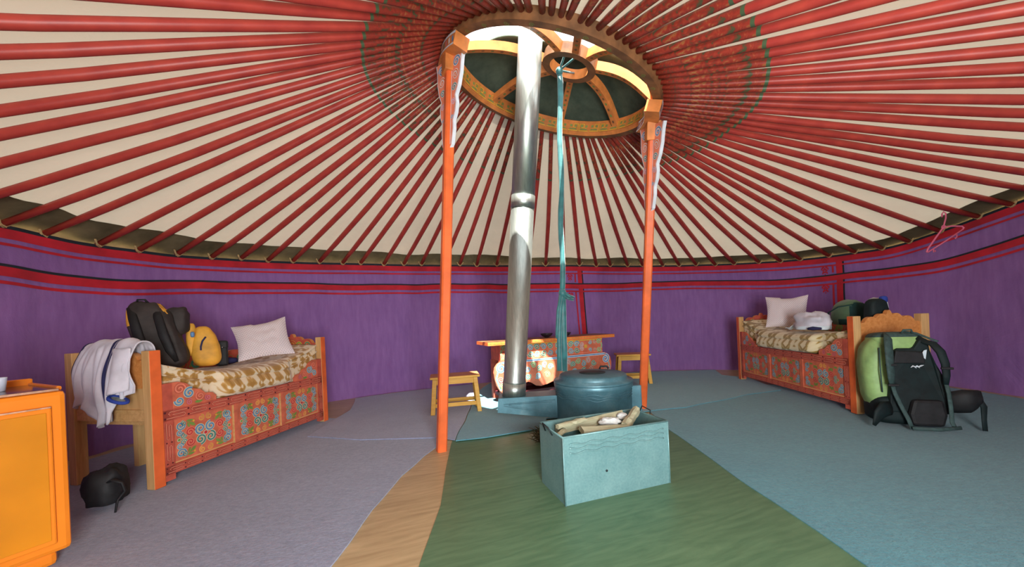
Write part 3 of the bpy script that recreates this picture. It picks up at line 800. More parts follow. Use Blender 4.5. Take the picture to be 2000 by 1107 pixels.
# ------------------------------------------------------------------ beds
def lobes(s, base, ls):
    v = base
    for c, r, h in ls:
        d = (s - c) / r
        if abs(d) < 1: v = max(v, base + h * sqrt(1 - d * d))
    return v
def bed(origin, rz, L, Dp, H, mat, label, legs=False):
    e = thing('painted_bed', label, 'bed', origin, rz)
    XZ = lambda y: (lambda u, v, n: (u, y + n, v))
    for i, (x, y) in enumerate(((0, 0), (L - .06, 0), (0, Dp - .06), (L - .06, Dp - .06))):
        mb = MB(); mb.box(x, x + .06, y, y + .06, 0, H, mats=[0, 0, 1, 0, 0, 0])
        mb.build('post', ['pine_z', 'post_orange' if y == 0 else 'pine_z'], e, bevel=.004)
    # end boards: plain pine outside, painted inside
    for end in (0, 1):
        x0 = .012 if end == 0 else L - .047; so = -1 if end == 0 else 1
        eb = None
        YZ = lambda u, v, n: (x0 + n, u, v)
        top = [(Dp - .06 - (Dp - .12) * i / 60, 0) for i in range(61)]
        W = Dp - .12
        env = lambda y: lobes((y - .06) / W, H - .085, [(.06, .09, .03), (.20, .13, .075), (.38, .13, .098), (.5, .07, .125), (.62, .13, .098), (.80, .13, .075), (.94, .09, .03)])
        poly = [(.06, H - .22), (Dp - .06, H - .22)] + [(y, env(y)) for y, _ in top]
        mi, mo = Orn.I['coral_dark'], Orn.I['pine_orange']
        mb = MB(); mb.prism(poly, YZ, 0, .035, mats=((mo, mi, mo) if end == 0 else (mi, mo, mo)))
        fi = (lambda u, v, n: (x0 + .035 + n, u, v)) if end == 0 else (lambda u, v, n: (x0 - n, u, v))
        og = Orn(mb, fi)
        og.scrolls(.12, Dp - .12, H - .115, H - .02, ('teal', 'green', 'red', 'blue'), 3, 'yellow')
        mb.ribbon([(.06, H - .14), (Dp - .06, H - .14)], .03, fi, .001, Orn.I['orange'])
        mb.build('crest_board', Orn.PAL, e)
        mb = MB()
        xa, xb = x0 + .010, x0 + .026
        mb.box(xa, xb, .06, Dp - .06, .46, H - .215, mats=[Orn.I['pine_z']] * 3 + ([Orn.I['pine_z']] * 3))
        og = Orn(mb, (lambda u, v, n: (xb + n, u, v)) if end == 0 else (lambda u, v, n: (xa - n, u, v)))
        mb.ribbon([(.065, (.46 + H - .215) / 2), (Dp - .065, (.46 + H - .215) / 2)], H - .215 - .47, og.fr, .0006, Orn.I['teal'])
        og.b = .0012; og.scrolls(.12, Dp - .12, .50, H - .23, ('red', 'green', 'red'), 5, 'yellow')
        mb.build('end_panel', Orn.PAL, e)
        mb = MB(); mb.box(x0, x0 + .035, .06, Dp - .06, .39, .46); mb.build('end_rail', 'pine', e, bevel=.004)
        mb = MB()
        for yy in (.06, Dp - .10): mb.box(x0 + .002, x0 + .033, yy, yy + .04, .46, H - .215)
        mb.build('end_stile', 'pine_z', e)
    # painted front
    I = Orn.I; fr = XZ(0)
    yf = .004
    mb = MB()
    xa, xb = .06, L - .06; sw = .055
    zr = [(.055, .105), (.375, .44)]
    for a, b in zr: mb.box(xa, xb, yf, yf + .03, a, b, I['coral_dark'])
    for xx in (xa, xb - sw): mb.box(xx, xx + sw, yf, yf + .03, .0 if False else .02, .60, I['coral_dark'])
    pw = (xb - xa - 2 * sw) / 3; mid = .035
    for k in (1, 2):
        xm = xa + sw + pw * k; mb.box(xm - mid / 2, xm + mid / 2, yf + .001, yf + .03, .105, .375, I['coral'])
        mb.box(xm - mid / 2 - .008, xm - mid / 2, yf + .004, yf + .03, .105, .375, I['pine'])
    f0 = lambda u, v, n: (u, yf - n, v)
    og = Orn(mb, f0)
    for a, b in zr: og.meander(xa + .01, xb - .01, a + .006, b - .006)
    for xx in (xa, xb - sw):
        og.meander_v = None
        fv = lambda u, v, n, xx=xx: (xx + sw - .008 - v, yf - n, u)
        Orn(mb, fv).meander(.12, .37, 0, sw - .016)
    mb.build('front_frame', Orn.PAL, e)
    for k in range(3):
        x1 = xa + sw + pw * k + (mid / 2 if k else 0); x2 = xa + sw + pw * (k + 1) - (mid / 2 if k < 2 else 0)
        mb = MB(); mb.box(x1, x2, yf + .012, yf + .024, .105, .375, I['coral'])
        f1 = lambda u, v, n: (u, yf + .012 - n, v)
        og = Orn(mb, f1)
        mb.ribbon([(x1, .112), (x2, .112)], .008, f1, .0006, I['pine']); mb.ribbon([(x2 - .005, .11), (x2 - .005, .37)], .008, f1, .0006, I['pine'])
        og.medallion(x1 + .008, x2 - .008, .113, .368)
        mb.build('painted_panel', Orn.PAL, e)
    for side in (0, 1):
        ox = xa + sw if side == 0 else xb - sw; sg = 1 if side == 0 else -1
        out = [(0, .44), (.27, .44), (.272, .47), (.245, .495), (.20, .50), (.17, .53), (.12, .545), (.09, .58), (.04, .60), (0, .60)]
        poly = [(ox + sg * u, v) for u, v in out]
        if sg < 0: poly = poly[::-1]
        mb = MB(); mb.prism(poly, lambda u, v, n: (u, yf + .004 + n, v), .0, .02, I['coral'])
        f2 = lambda u, v, n: (u, yf + .004 - n, v); og = Orn(mb, f2)
        for cx, cy, r, c, a in ((.045, .555, .034, 'salmon', 0), (.10, .52, .034, 'blue', 1), (.165, .487, .030, 'salmon', 2), (.04, .48, .028, 'blue', 3), (.10, .463, .02, 'pink', 1), (.215, .468, .02, 'pink', 2)):
            og.curl(ox + sg * cx, cy, r, c, a, sg, line='pale_line' if c == 'blue' else 'coral_dark')
        og.leaf(ox + sg * .13, .455, .05, 0 if sg > 0 else PI, 'green')
        mb.build('corner_bracket', Orn.PAL, e)
    # back board
    mb = MB(); W = L - .12
    env = lambda s: lobes(s, H - .12, [(.10, .10, .06), (.24, .08, .05), (.37, .07, .045), (.5, .09, .07), (.63, .07, .045), (.76, .08, .05), (.90, .10, .06)])
    poly = [(.06, .40), (L - .06, .40)] + [(L - .06 - W * i / 70, env(1 - i / 70)) for i in range(71)]
    mb.prism(poly, lambda u, v, n: (u, Dp - .045 + n, v), 0, .03, mats=(I['coral_dark'], I['pine'], I['pine']))
    og = Orn(mb, lambda u, v, n: (u, Dp - .045 - n, v)); og.scrolls(.10, L - .10, H - .20, H - .095, ('green', 'red', 'teal', 'red'), 8, 'olive')
    og.scrolls(.10, L - .10, H - .34, H - .22, ('teal', 'green', 'red'), 9, 'olive')
    mb.build('back_board', Orn.PAL, e)
    mb = MB(); mb.box(.055, L - .055, .035, Dp - .05, .36, .385); mb.build('slat_base', 'pine', e)
    if legs:
        mb = MB(); mb.box(.30, .37, Dp - .085, Dp - .045, 0, .36); mb.build('support_leg', 'pine_z', e)
    return e
BLO, BLR, BLL, BLD, BLH = (-2.10, 2.11, .0076), radians(78.8), 1.46, .66, .805
BRO, BRR, BRL, BRD, BRH = (2.85, 4.66, CZ), radians(-94), 1.73, .57, .785
bed(BLO, BLR, BLL, BLD, BLH, None, 'orange painted wooden bed with the draped white jacket, on the left side', True)
bed(BRO, BRR, BRL, BRD, BRH, None, 'orange painted wooden bed with the big green rucksack leaning on its end')
def bl(x, y, z):
    c, s_ = cos(BLR), sin(BLR); return (BLO[0] + x * c - y * s_, BLO[1] + x * s_ + y * c, BLO[2] + z)
def br(x, y, z):
    c, s_ = cos(BRR), sin(BRR); return (BRO[0] + x * c - y * s_, BRO[1] + x * s_ + y * c, BRO[2] + z)

def mattress(org, rz, L, Dp, mat, ups, label):
    e = thing('mattress', label, 'mattress', org, rz)
    x0, x1 = .068, L - .068
    def lift(u): return ups[0] * max(0, 1 - u / .38) ** 2 + ups[1] * max(0, (u - .62) / .38) ** 2
    # profile from the bottom back round the front to the top back: (y, z)
    pr = [(Dp - .06, .39), (.30, .39), (.06, .39), (.046, .400), (.044, .4495), (-.012, .446), (-.034, .462), (-.030, .505), (-.010, .526), (.000, .532), (-.014, .540), (-.016, .554), (.004, .572), (.05, .583), (.15, .588), (.30, .585), (.50, .583), (Dp - .10, .58), (Dp - .06, .565)]
    def fn(u, v):
        k = v * (len(pr) - 1); i = min(int(k), len(pr) - 2); f = k - i
        y = pr[i][0] + (pr[i + 1][0] - pr[i][0]) * f; z = pr[i][1] + (pr[i + 1][1] - pr[i][1]) * f
        z = z if z < .449 else .449 + (z - .449) * 1.26
        x = x0 + (x1 - x0) * u; top = max(0, min(1, (z - .39) / .15))
        l = lift(u)
        if y < .06: z += l * (0.78 + .22 * top); 
        else: z += l * top
        dxe = min(x - .0, L - x)                     # the ends sit behind the painted brackets
        if dxe < .46: t = min(1, (.46 - dxe) / .055); y = y + (max(.040 + .012 * (y < .0), y) - y) * t
        z += .008 * wob(x * 5, y * 5, 2) * top; y += .006 * wob(x * 7, z * 7, 5)
        return (x, y, z)
    mb = MB(); mb.grid(fn, 72, 54)
    n = 55
    mb.f.append(tuple(range(0, n))); mb.m.append(0); mb.sm.append(False)
    mb.f.append(tuple(range(72 * n + n - 1, 72 * n - 1, -1))); mb.m.append(0); mb.sm.append(False)
    mb.build('padding', mat, e)
    mb = MB(); mb.tube([Vector(fn(i / 60, 9.0 / 18)) + Vector((0, .004, 0)) for i in range(61)], .006, 6)
    mb.build('seam_piping', mat, e)
    return e
mattress(BLO, BLR, BLL, BLD, 'mattress_left', (.11, .12), 'cream and ochre patterned mattress on the left bed')
mattress(BRO, BRR, BRL, BRD, 'mattress_right', (.12, .06), 'cream and olive leaf-patterned mattress on the right bed')

def rotm(az, tilt, roll=0): return (Matrix.Rotation(az, 3, 'Z') @ Matrix.Rotation(tilt, 3, 'X') @ Matrix.Rotation(roll, 3, 'Z')).to_euler()
def pillow(loc, rot, W, Hh, T, label, seed, peak):
    mb = MB()
    def side(sg):
        def fn(u, v):
            x, y = 2 * u - 1, 2 * v - 1
            px = x * (1 - .10 * (1 - abs(y) ** 1.5) * abs(x)); py = y * (1 - .10 * (1 - abs(x) ** 1.5) * abs(y))
            t = max(0, (1 - abs(x) ** 2.6)) ** .6 * max(0, (1 - abs(y) ** 2.6)) ** .6
            z = sg * T / 2 * t + .010 * wob(x * 2 + seed, y * 2, 1) + .02 * peak * x * y
            if x > .3 and y > .3: py += peak * .16 * (x - .3) * (y - .3)
            if x < -.3 and y > .3: py += peak * .05
            return (px * W / 2, py * Hh / 2, z + .012 * wob(x * 4, y * 4 + seed, 3) * t)
        return fn
    mb.grid(side(1), 26, 22); mb.grid(lambda u, v: side(-1)(1 - u, v), 26, 22)
    o = mb.build('pillow', 'pillow'); o.location = loc; o.rotation_euler = rot
    return tag(o, label, 'pillow')
p = Vector(bl(1.06, .295, .812)); pillow(p, rotm(radians(33), radians(56), radians(9)), .41, .37, .11, 'white crochet pillow propped up on the left bed mattress', 2.0, 1.0)
p = Vector(br(.50, .29, .822)); pillow(p, rotm(radians(-30), radians(76), radians(-3)), .39, .36, .11, 'white crochet pillow standing up on the right bed near its far end', 5.0, 1.3)

# ---- luggage on the left bed
def rel(vs): return [Vector(v) for v in vs]
e = thing('backpack', 'black and yellow backpack standing on the left bed behind the draped jacket', 'backpack', bl(.31, .36, .672), radians(32))
def bf(p):
    q = p.copy(); k = (q.z + 1) / 2
    q.x *= 1.0 - .20 * k; q.y *= 1 - .25 * k; q.y += .28 * k; q.x += .22 - .62 * k; q.z += .13 * (-q.x) * k
    cr = abs(wob(q.x * 2.6 + q.z * 1.6, q.y * 2, q.z * .8 + 3))
    q += Vector((wob(q.x * 2, q.y * 2, q.z * 2) * .10, wob(q.x * 2 + 5, q.y * 2, q.z * 2) * .10 + .20 * cr, wob(q.x * 3, q.y * 2, 9) * .06)); return q
def bm_(x, y, z): return 1 if (x < -.74 and z > .05 and z < .8) or (z > .45 and x > .12 and x < .62 and y < .2 and x + z > 1.15) else 0
mb = MB(); mb.blob((0, 0, .215), (.140, .11, .220), .55, 56, 40, bm_, bf); mb.build('pack_body', ['charcoal', 'bag_yellow'], e)
mb = MB(); mb.blob((.085, .06, .315), (.06, .06, .095), .5, 24, 14, 0, lambda p: p * (1 + .15 * wob(p.x * 2, p.y * 2, p.z * 2))); mb.build('side_pouch', 'charcoal', e)
mb = MB()
for sx_ in (-.07, .05): mb.tube([(sx_ - .065, -.01, .41), (sx_ - .04, -.07, .34), (sx_ - .01, -.105, .22), (sx_ + .02, -.115, .12), (sx_ + .05, -.10, .04)], [.02, .024, .026, .024, .012], 8, flat=.4, up=(0, 1, 0))
mb.build('shoulder_strap', 'black', e)
mb = MB(); mb.tube([(-.11, .02, .44), (-.10, .0, .462), (-.065, .0, .462), (-.05, .02, .435)], .007, 6); mb.build('grab_loop', 'black', e)
mb = MB(); mb.blob((.165, .03, .215), (.012, .02, .02), .7, 10, 8); mb.build('buckle', 'blue', e)
e = thing('duffel_bag', 'small yellow bag with a dark zip, beside the black backpack on the left bed', 'bag', bl(.585, .315, .645), radians(40))
def yf_(p):
    q = p.copy(); k = (q.z + 1) / 2; q.x = q.x * (1 - .42 * k * k) - .22 * k * k; q.y *= 1 - .3 * k
    q += Vector((wob(q.x * 3, q.y * 3, q.z * 2 + 4) * .06, 0, 0)); return q
mb = MB(); mb.blob((0, 0, .15), (.092, .075, .15), .62, 32, 20, 0, yf_); mb.build('bag_body', 'bag_yellow', e)
mb = MB(); mb.tube([(-.004, -.062, .22), (-.024, -.072, .19), (-.034, -.078, .15), (-.034, -.080, .125)], .006, 6); mb.build('zip', 'navy', e)
mb = MB(); mb.blob((-.085, .0, .205), (.030, .045, .12), .55, 16, 12); mb.build('top_pocket', 'bag_yellow', e)
e = thing('camera_case', 'small black case with silver studs, beside the yellow bag on the left bed', 'case', bl(.73, .35, .632), radians(40))
mb = MB(); mb.box(-.036, .036, -.06, .06, 0, .19); mb.build('case_body', 'black', e, bevel=.014)
mb = MB(); mb.box(-.039, .039, -.063, .063, .13, .195); mb.build('case_flap', 'black', e, bevel=.014)
for zz, xx in ((.145, .0), (.155, -.018)):
    mb = MB(); mb.blob((xx, -.067, zz), (.004, .004, .004), 1, 8, 6); mb.build('stud', 'chrome', e)
e = thing('folded_garment', 'crumpled navy cloth lying beside the black case on the left bed', 'garment', bl(.84, .47, .636), radians(50))
mb = MB(); mb.blob((0, 0, .018), (.10, .07, .028), .8, 20, 10, 0, lambda p: p + Vector((0, 0, .3 * wob(p.x * 3, p.y * 3, 1)))); mb.build('cloth', 'navy', e)

# ---- jacket over the end board
e = thing('draped_jacket', 'white sports jacket with navy stripes draped over the near end of the left bed', 'jacket', BLO, BLR)
Hb = BLH
def sm(a, b, x): t = max(0, min(1, (x - a) / (b - a))); return t * t * (3 - 2 * t)
def jk(u, v):
    y = .05 + .40 * u
    zt = Hb + .052 + .018 * sin(PI * u) + .012 * wob(u * 6, 0, 4)
    hang = .55 - .16 * sm(.27, .31, u) + .10 * sm(.62, .68, u) + .03 * sm(.9, 1, u) + .02 * cos(u * 16)
    fo = .016 * sin(u * 33 + 1) + .012 * sin(u * 71)
    if v < .22:
        t = v / .22; x = .072 - .012 * t + fo * .12; z = .772 + (zt - .03 - .772) * t
    elif v < .42:
        t = (v - .22) / .20; a = PI * t; x = .024 + .036 * cos(a) - .02 * t; z = zt - .03 + .035 * sin(a)
    else:
        t = (v - .42) / .58; x = -.034 - .03 * sin(PI * min(1, t * 1.2)) - .022 * t + fo * t * .9 - .018 * max(0, wob(u * 9, t * 2, 1)); z = zt - .03 - (zt - .03 - hang) * t
        c = .15 if u < .29 else (.46 if u < .65 else .83)         # hanging lobes draw together towards their hems
        y += (.05 + .40 * c - y) * .30 * t * t
        y += .08 * t * (u - .1)
    return (x, y, z)
def jm(u, v):
    if .335 < u < .352 or .366 < u < .415: return 1 if v > .3 else 0
    if u > .972: return 1
    return 0
mb = MB(); mb.grid(jk, 96, 46, jm); mb.build('jacket_body', ['cloth_white', 'navy'], e, solid=.006)
q = Vector(jk(.14, 1.0))
mb = MB(); n = 20; vs = []
for i in range(n + 1):
    t = 2 * PI * i / n; vs.append((q.x - .012 + .030 * cos(t), q.y + .05 * sin(t), q.z + .004 + .018 * sin(t)))
mb.tube(vs, .010, 6); mb.build('sleeve_cuff', 'royal', e)
mb = MB(); mb.add([(q.x - .012 + .030 * cos(2 * PI * i / n), q.y + .05 * sin(2 * PI * i / n), q.z + .006 + .018 * sin(2 * PI * i / n)) for i in range(n)], [tuple(range(n))]); mb.build('lining', 'grey_mesh', e)
q = Vector(jk(.13, .42))
mb = MB(); mb.grid(lambda u, v: (-.052 - .055 * sin(PI * u) * (.35 + .65 * v) - .012 * v, .05 + .13 * u + .01 * v, Hb + .02 - (.235 + .03 * u) * v + .01 * wob(u * 5, v * 4, 3)), 18, 16)
mb.build('sleeve', 'cloth_white', e, solid=.006)

# ---- clothes on the right bed
e = thing('clothes_heap', 'crumpled white shirt lying on the right bed beside the standing pillow', 'shirt', br(1.06, .155, .652), BRR)
def heap(p, s, a=.35):
    q = p.copy(); d = a * wob(q.x * 1.7 + s, q.y * 1.7, q.z * 1.7) + .5 * a * abs(wob(q.x * 4, q.y * 4 + s, q.z * 4)); q *= 1 + d
    q.z = max(q.z, -.55); return q
mb = MB(); mb.blob((0, 0, .06), (.19, .105, .10), .8, 44, 24, lambda x, y, z: 1 if z < -.1 else 0, lambda p: heap(p, 3)); mb.build('shirt_folds', ['cloth_white', 'cloth_bluewhite'], e)
mb = MB(); mb.grid(lambda u, v: (-.12 - .14 * u, -.06 + .12 * v - .02 * u, .06 - .052 * sin(u * PI / 2) + .02 * wob(u * 4, v * 4, 2)), 12, 10); mb.build('shirt_sleeve', 'cloth_bluewhite', e, solid=.008)
mb = MB(); mb.tube([(.12, -.115, .015), (.16, -.10, .02), (.21, -.06, .018)], [.012, .018, .01], 8); mb.build('collar', 'navy', e)
e = thing('bundled_jacket', 'round sage green bundled jacket on the right bed behind the white shirt', 'jacket', br(1.19, .41, .662), BRR)
mb = MB(); mb.blob((0, 0, .115), (.15, .105, .15), .85, 36, 22, lambda x, y, z: 1 if x > .62 or (z < -.15 and x > 0) else 0, lambda p: heap(p, 9, .10)); mb.build('jacket_bundle', ['sage', 'dark_green'], e)
mb = MB(); mb.tube([(-.15, -.09, .06), (-.05, -.15, .15), (.05, -.14, .20), (.13, -.06, .22)], .006, 6); mb.build('seam', 'dark_green', e)
e = thing('folded_towel', 'folded white cloth peeking out above the dark bag on the right bed', 'towel', br(1.41, .46, .65), BRR)
mb = MB(); mb.blob((0, 0, .13), (.075, .05, .15), .6, 24, 14, 0, lambda p: heap(p, 14, .12)); mb.build('towel_folds', 'cloth_bluewhite', e)
e = thing('day_bag', 'dark bag with a blue strap rising behind the near headboard of the right bed', 'bag', br(1.60, .29, .648), BRR)
mb = MB(); mb.blob((0, 0, .13), (.05, .075, .14), .6, 24, 16, 0, lambda p: heap(p, 21, .1)); mb.build('bag_body', 'black_teal', e)
mb = MB(); mb.blob((.01, .05, .262), (.025, .025, .03), .7, 14, 10); mb.build('blue_strap', 'royal', e)

# ------------------------------------------------------------------ big rucksack on the right
e = thing('rucksack', 'large lime green and black rucksack leaning on the right bed headboard', 'rucksack', (2.83, 2.655, .0082), radians(-24), rot=(radians(-4), 0, radians(-24)))
def rk(p):
    q = p.copy(); k = (q.z + 1) / 2; q.x *= .80 + .28 * sin(PI * min(1, .15 + .8 * (1 - k))) ; q.y *= .9 + .1 * k
    q += Vector((.05 * wob(q.x * 2, q.y * 2, q.z * 3), .05 * wob(q.x * 2, q.y * 2 + 7, q.z * 3), 0)); return q
mb = MB(); mb.blob((-.055, .03, .35), (.165, .12, .30), .5, 40, 30, 0, rk); mb.build('main_compartment', 'lime', e)
mb = MB(); mb.blob((-.02, .02, .115), (.185, .13, .105), .45, 32, 16, 0); mb.build('lower_compartment', 'black_teal', e)
mb = MB(); mb.blob((-.03, .03, .60), (.14, .115, .075), .5, 28, 14, lambda x, y, z: 1 if z > .3 else 0); mb.build('top_lid', ['lime', 'pack_grey'], e)
# back panel: wide at the hips, narrow at the shoulders
poly = [(-.13, .10), (.175, .10), (.20, .20), (.165, .33), (.125, .45), (.105, .54), (.10, .60), (.055, .62), (.02, .555), (-.06, .555), (-.10, .53), (-.115, .36), (-.13, .22)]
mb = MB(); mb.prism(poly, lambda u, v, n: (u, -.112 - .02 * sin(max(0, min(1, (v - .1) / .45)) * PI) + n, v), 0, .05); mb.build('back_panel', 'black_teal', e, bevel=.012)
mb = MB(); mb.prism([(-.03, .02), (.13, .02), (.15, .10), (.135, .20), (-.02, .20), (-.045, .10)], lambda u, v, n: (u, -.155 + n, v), 0, .05); mb.build('lumbar_pad', 'black', e, bevel=.02)
mb = MB(); mb.prism([(-.105, .45), (.06, .45), (.05, .53), (-.09, .54)], lambda u, v, n: (u, -.148 + n, v), 0, .02); mb.build('mesh_panel', 'black', e, bevel=.006)
# left shoulder strap, close to the pack
S = lambda pts, r, fl=.35, n=8: (lambda m: (m.tube(pts, r, n, flat=fl, up=(0, 1, 0)), m)[1])(MB())
S([(-.09, -.04, .655), (-.115, -.12, .63), (-.135, -.17, .56), (-.138, -.178, .46), (-.135, -.175, .36), (-.13, -.165, .30)], [.025, .034, .037, .037, .034, .024]).build('shoulder_strap', 'pack_grey', e)
S([(-.13, -.165, .31), (-.12, -.17, .24), (-.09, -.165, .15), (-.06, -.17, .06), (-.05, -.18, .004)], .013).build('strap_webbing', 'pack_grey', e)
# right shoulder strap, bowed out to the side
S([(.05, -.05, .645), (.078, -.12, .60), (.10, -.155, .585), (.128, -.17, .53), (.143, -.175, .45), (.145, -.172, .37), (.143, -.165, .31)], [.016, .02, .022, .024, .022, .019, .013], .4).build('shoulder_strap', 'black_teal', e)
S([(.143, -.165, .32), (.152, -.165, .25), (.156, -.165, .16), (.155, -.165, .06), (.165, -.175, .012)], .012).build('strap_webbing', 'pack_grey', e)
S([(-.01, -.07, .675), (.05, -.09, .66), (.10, -.13, .62), (.125, -.16, .60)], .007).build('load_strap', 'pack_grey', e)
mb = MB(); mb.tube([(-.03, -.09, .66), (-.02, -.10, .685), (.02, -.10, .685), (.03, -.09, .66)], .007, 6); mb.build('grab_loop', 'pack_grey', e)
for bx, by, bz in ((-.135, -.185, .44), (-.13, -.185, .30), (.145, -.185, .42)):
    mb = MB(); mb.box(bx - .03, bx + .03, by - .008, by + .008, bz - .008, bz + .008); mb.build('buckle', 'black', e, bevel=.004)
# hip belt
S([(.15, -.05, .17), (.20, -.10, .185), (.25, -.13, .20), (.295, -.13, .205), (.325, -.10, .19)], [.06, .075, .08, .074, .035], .4, 10).build('hip_belt', 'black', e)
S([(.325, -.10, .20), (.35, -.09, .16), (.345, -.09, .08), (.34, -.10, .004)], [.02, .018, .014, .014]).build('belt_webbing', 'black_teal', e)
S([(-.13, -.11, .13), (-.18, -.15, .125), (-.215, -.17, .09), (-.235, -.175, .045), (-.25, -.18, .014)], [.05, .055, .045, .026, .014], .34, 10).build('hip_belt', 'black_teal', e)
S([(.19, -.18, .03), (.08, -.20, .014), (-.06, -.205, .012)], .012, .4).build('waist_strap', 'pack_grey', e)
mb = MB(); mb.tube([(-.16, -.10, .24), (-.17, -.12, .40), (-.16, -.10, .56)], .004, 6); mb.build('side_cord', 'pack_grey', e)
# small winged emblem
fr = lambda u, v, n: (.02 + u, -.1335 - n, .425 + v)
mb = MB()
mb.ribbon([(-.034, -.004), (-.022, .007), (-.010, .001), (0, .006), (.008, .002), (.020, .009), (.034, .013)], [.003, .010, .008, .014, .008, .010, .002], fr, .003)
mb.ribbon([(-.012, -.002), (-.004, -.009)], [.006, .002], fr, .003); mb.ribbon([(.006, .0), (.012, -.007)], [.006, .002], fr, .003)
mb.build('emblem', 'logo', e)
mb = MB(); mb.prism([(.04, .50), (.06, .54), (.075, .545), (.065, .48)], lambda u, v, n: (u, -.139 + n, v), 0, .004); mb.build('care_tag', 'cloth_bluewhite', e)

# ------------------------------------------------------------------ stove with its flue and pipe
e = thing('iron_stove', 'round grey-blue iron stove with a tall steel chimney pipe in the middle of the yurt', 'stove', (.605, 2.85, .0032))
mb = MB(); mb.lathe([(.285, 0), (.292, .015), (.288, .03), (.286, .20), (.288, .345), (.298, .36), (.300, .385), (.292, .398), (.286, .40)], 56)
for zz, ph in ((.335, 0), (.315, 1.2), (.297, 2.0)):
    mb.tube([((.289) * cos(2 * PI * i / 90), (.289) * sin(2 * PI * i / 90), zz + .006 * sin(i * .9 + ph)) for i in range(91)], .0035, 6, caps=False)
mb.build('stove_body', 'stove', e)
mb = MB(); mb.lathe([(.299, .390), (.303, .398), (.299, .408), (.262, .412), (.258, .425), (.255, .442), (.245, .45), (.10, .456), (0, .456)], 56); mb.build('lid', 'stove', e)
mb = MB(); mb.lathe([(.10, .4565), (.10, .459), (0, .4595)], 24); mb.build('lid_plate', 'iron', e)
mb = MB(); mb.tube([(.10, .18, .455), (.11, .18, .475), (.16, .175, .475), (.17, .17, .455)], .008, 6); mb.build('lid_handle', 'iron', e)
mb = MB(); mb.box(.24, .345, -.10, .10, .06, .36); mb.build('side_box', 'stove', e, bevel=.008)
mb = MB()
vs = [(-.75, .00, .175), (-.26, -.02, .115), (-.26, .20, .115), (-.74, .20, .175), (-.74, .00, .285), (-.26, -.02, .295), (-.26, .20, .295), (-.74, .20, .285)]
mb.add(vs, [(0, 3, 2, 1), (4, 5, 6, 7), (0, 1, 5, 4), (1, 2, 6, 5), (2, 3, 7, 6), (3, 0, 4, 7)])
ff = lambda u, v: (u, -.001 + -.02 * (u + .74) / .48, v)
mb.tube([ff(-.70, .238), ff(-.30, .262), ff(-.30, .15), ff(-.70, .225)], .0035, 5, caps=False); mb.tube([ff(-.66, .234), ff(-.325, .247), ff(-.325, .165), ff(-.66, .229)], .003, 5, caps=False)
mb.build('flue_box', 'stove', e, bevel=.006)
PB, PT = Vector((-.012, 2.95, .29)), Vector((.272, 2.63, 3.45)); off = Vector((.605, 2.85, .0032))
d = (PT - PB); dn = d.normalized()
def pp(h): return PB + d * ((h - PB.z) / d.z) - off
qr = dn.to_track_quat('Z', 'X').to_matrix().to_4x4()
def pipe(name, h0, h1, r, lip=True):
    a, b = pp(h0), pp(h1); L = (b - a).length
    mb = MB(); prf = [(r, 0), (r, L)] if not lip else [(r + .003, 0), (r + .003, .02), (r, .024), (r, L)]
    mb.lathe(prf, 40, xf=Matrix.Translation(a) @ qr); return mb.build(name, 'steel_pipe', e)
pipe('pipe_foot', .283, .40, .094, False); pipe('pipe_section', .395, 1.80, .089); pipe('pipe_collar', 1.745, 1.835, .0925, False); pipe('pipe_section', 1.80, 3.40, .0895, False)

# ------------------------------------------------------------------ firewood box and pail
BX = (.215, 1.735, .0032); BZ = radians(18.5); bL, bD, bH = .61, .285, .325
e = thing('firewood_box', 'open grey galvanised metal box full of firewood standing in front of the stove', 'box', BX, BZ)
mb = MB(); th = .006
mb.box(0, bL, 0, th, 0, bH, 0); mb.box(0, bL, bD - th, bD, 0, bH, 0); mb.box(0, th, th, bD - th, 0, bH, 0); mb.box(bL - th, bL, th, bD - th, 0, bH, 0); mb.box(th, bL - th, th, bD - th, 0, .006, 1)
for zz, ph in ((.285, 0), (.265, 1.4), (.243, 2.4)):
    mb.tube([(.03 + (bL - .06) * i / 60, -.001, zz + .0045 * sin(i * .55 + ph)) for i in range(61)], .004, 6)
mb.build('box_shell', ['galv', 'galv_in'], e)
mb = MB(); mb.tube([(0, 0, bH), (bL, 0, bH), (bL, bD, bH), (0, bD, bH), (0, 0, bH)], .005, 6); mb.build('rolled_rim', 'galv', e)
mb = MB()
for xx in (0, bL): mb.tube([(xx, 0, 0), (xx, 0, bH)], .004, 6)
mb.build('corner_seam', 'galv', e)
mb = MB(); mb.tube([(-.003, bD * .4, bH - .02), (-.022, bD * .42, bH + .02), (-.022, bD * .66, bH + .025), (-.003, bD * .7, bH - .02)], .0035, 6); mb.build('wire_handle', 'iron', e)
mb = MB(); mb.tube([(bL + .003, bD * .5, bH - .02), (bL + .02, bD * .55, bH + .02), (bL + .02, bD * .8, bH + .03), (bL + .003, bD * .85, bH - .02)], .0035, 6); mb.build('wire_handle', 'iron', e)
mb = MB(); mb.lathe([(.006, 0), (.006, .003), (0, .003)], 10, xf=Matrix.Translation((.23, 0, .13)) @ Matrix.Rotation(PI / 2, 4, 'X')); mb.build('rivet', 'iron', e)
def bx(x, y, z):
    c, s_ = cos(BZ), sin(BZ); return Vector((BX[0] + x * c - y * s_, BX[1] + x * s_ + y * c, BX[2] + z))
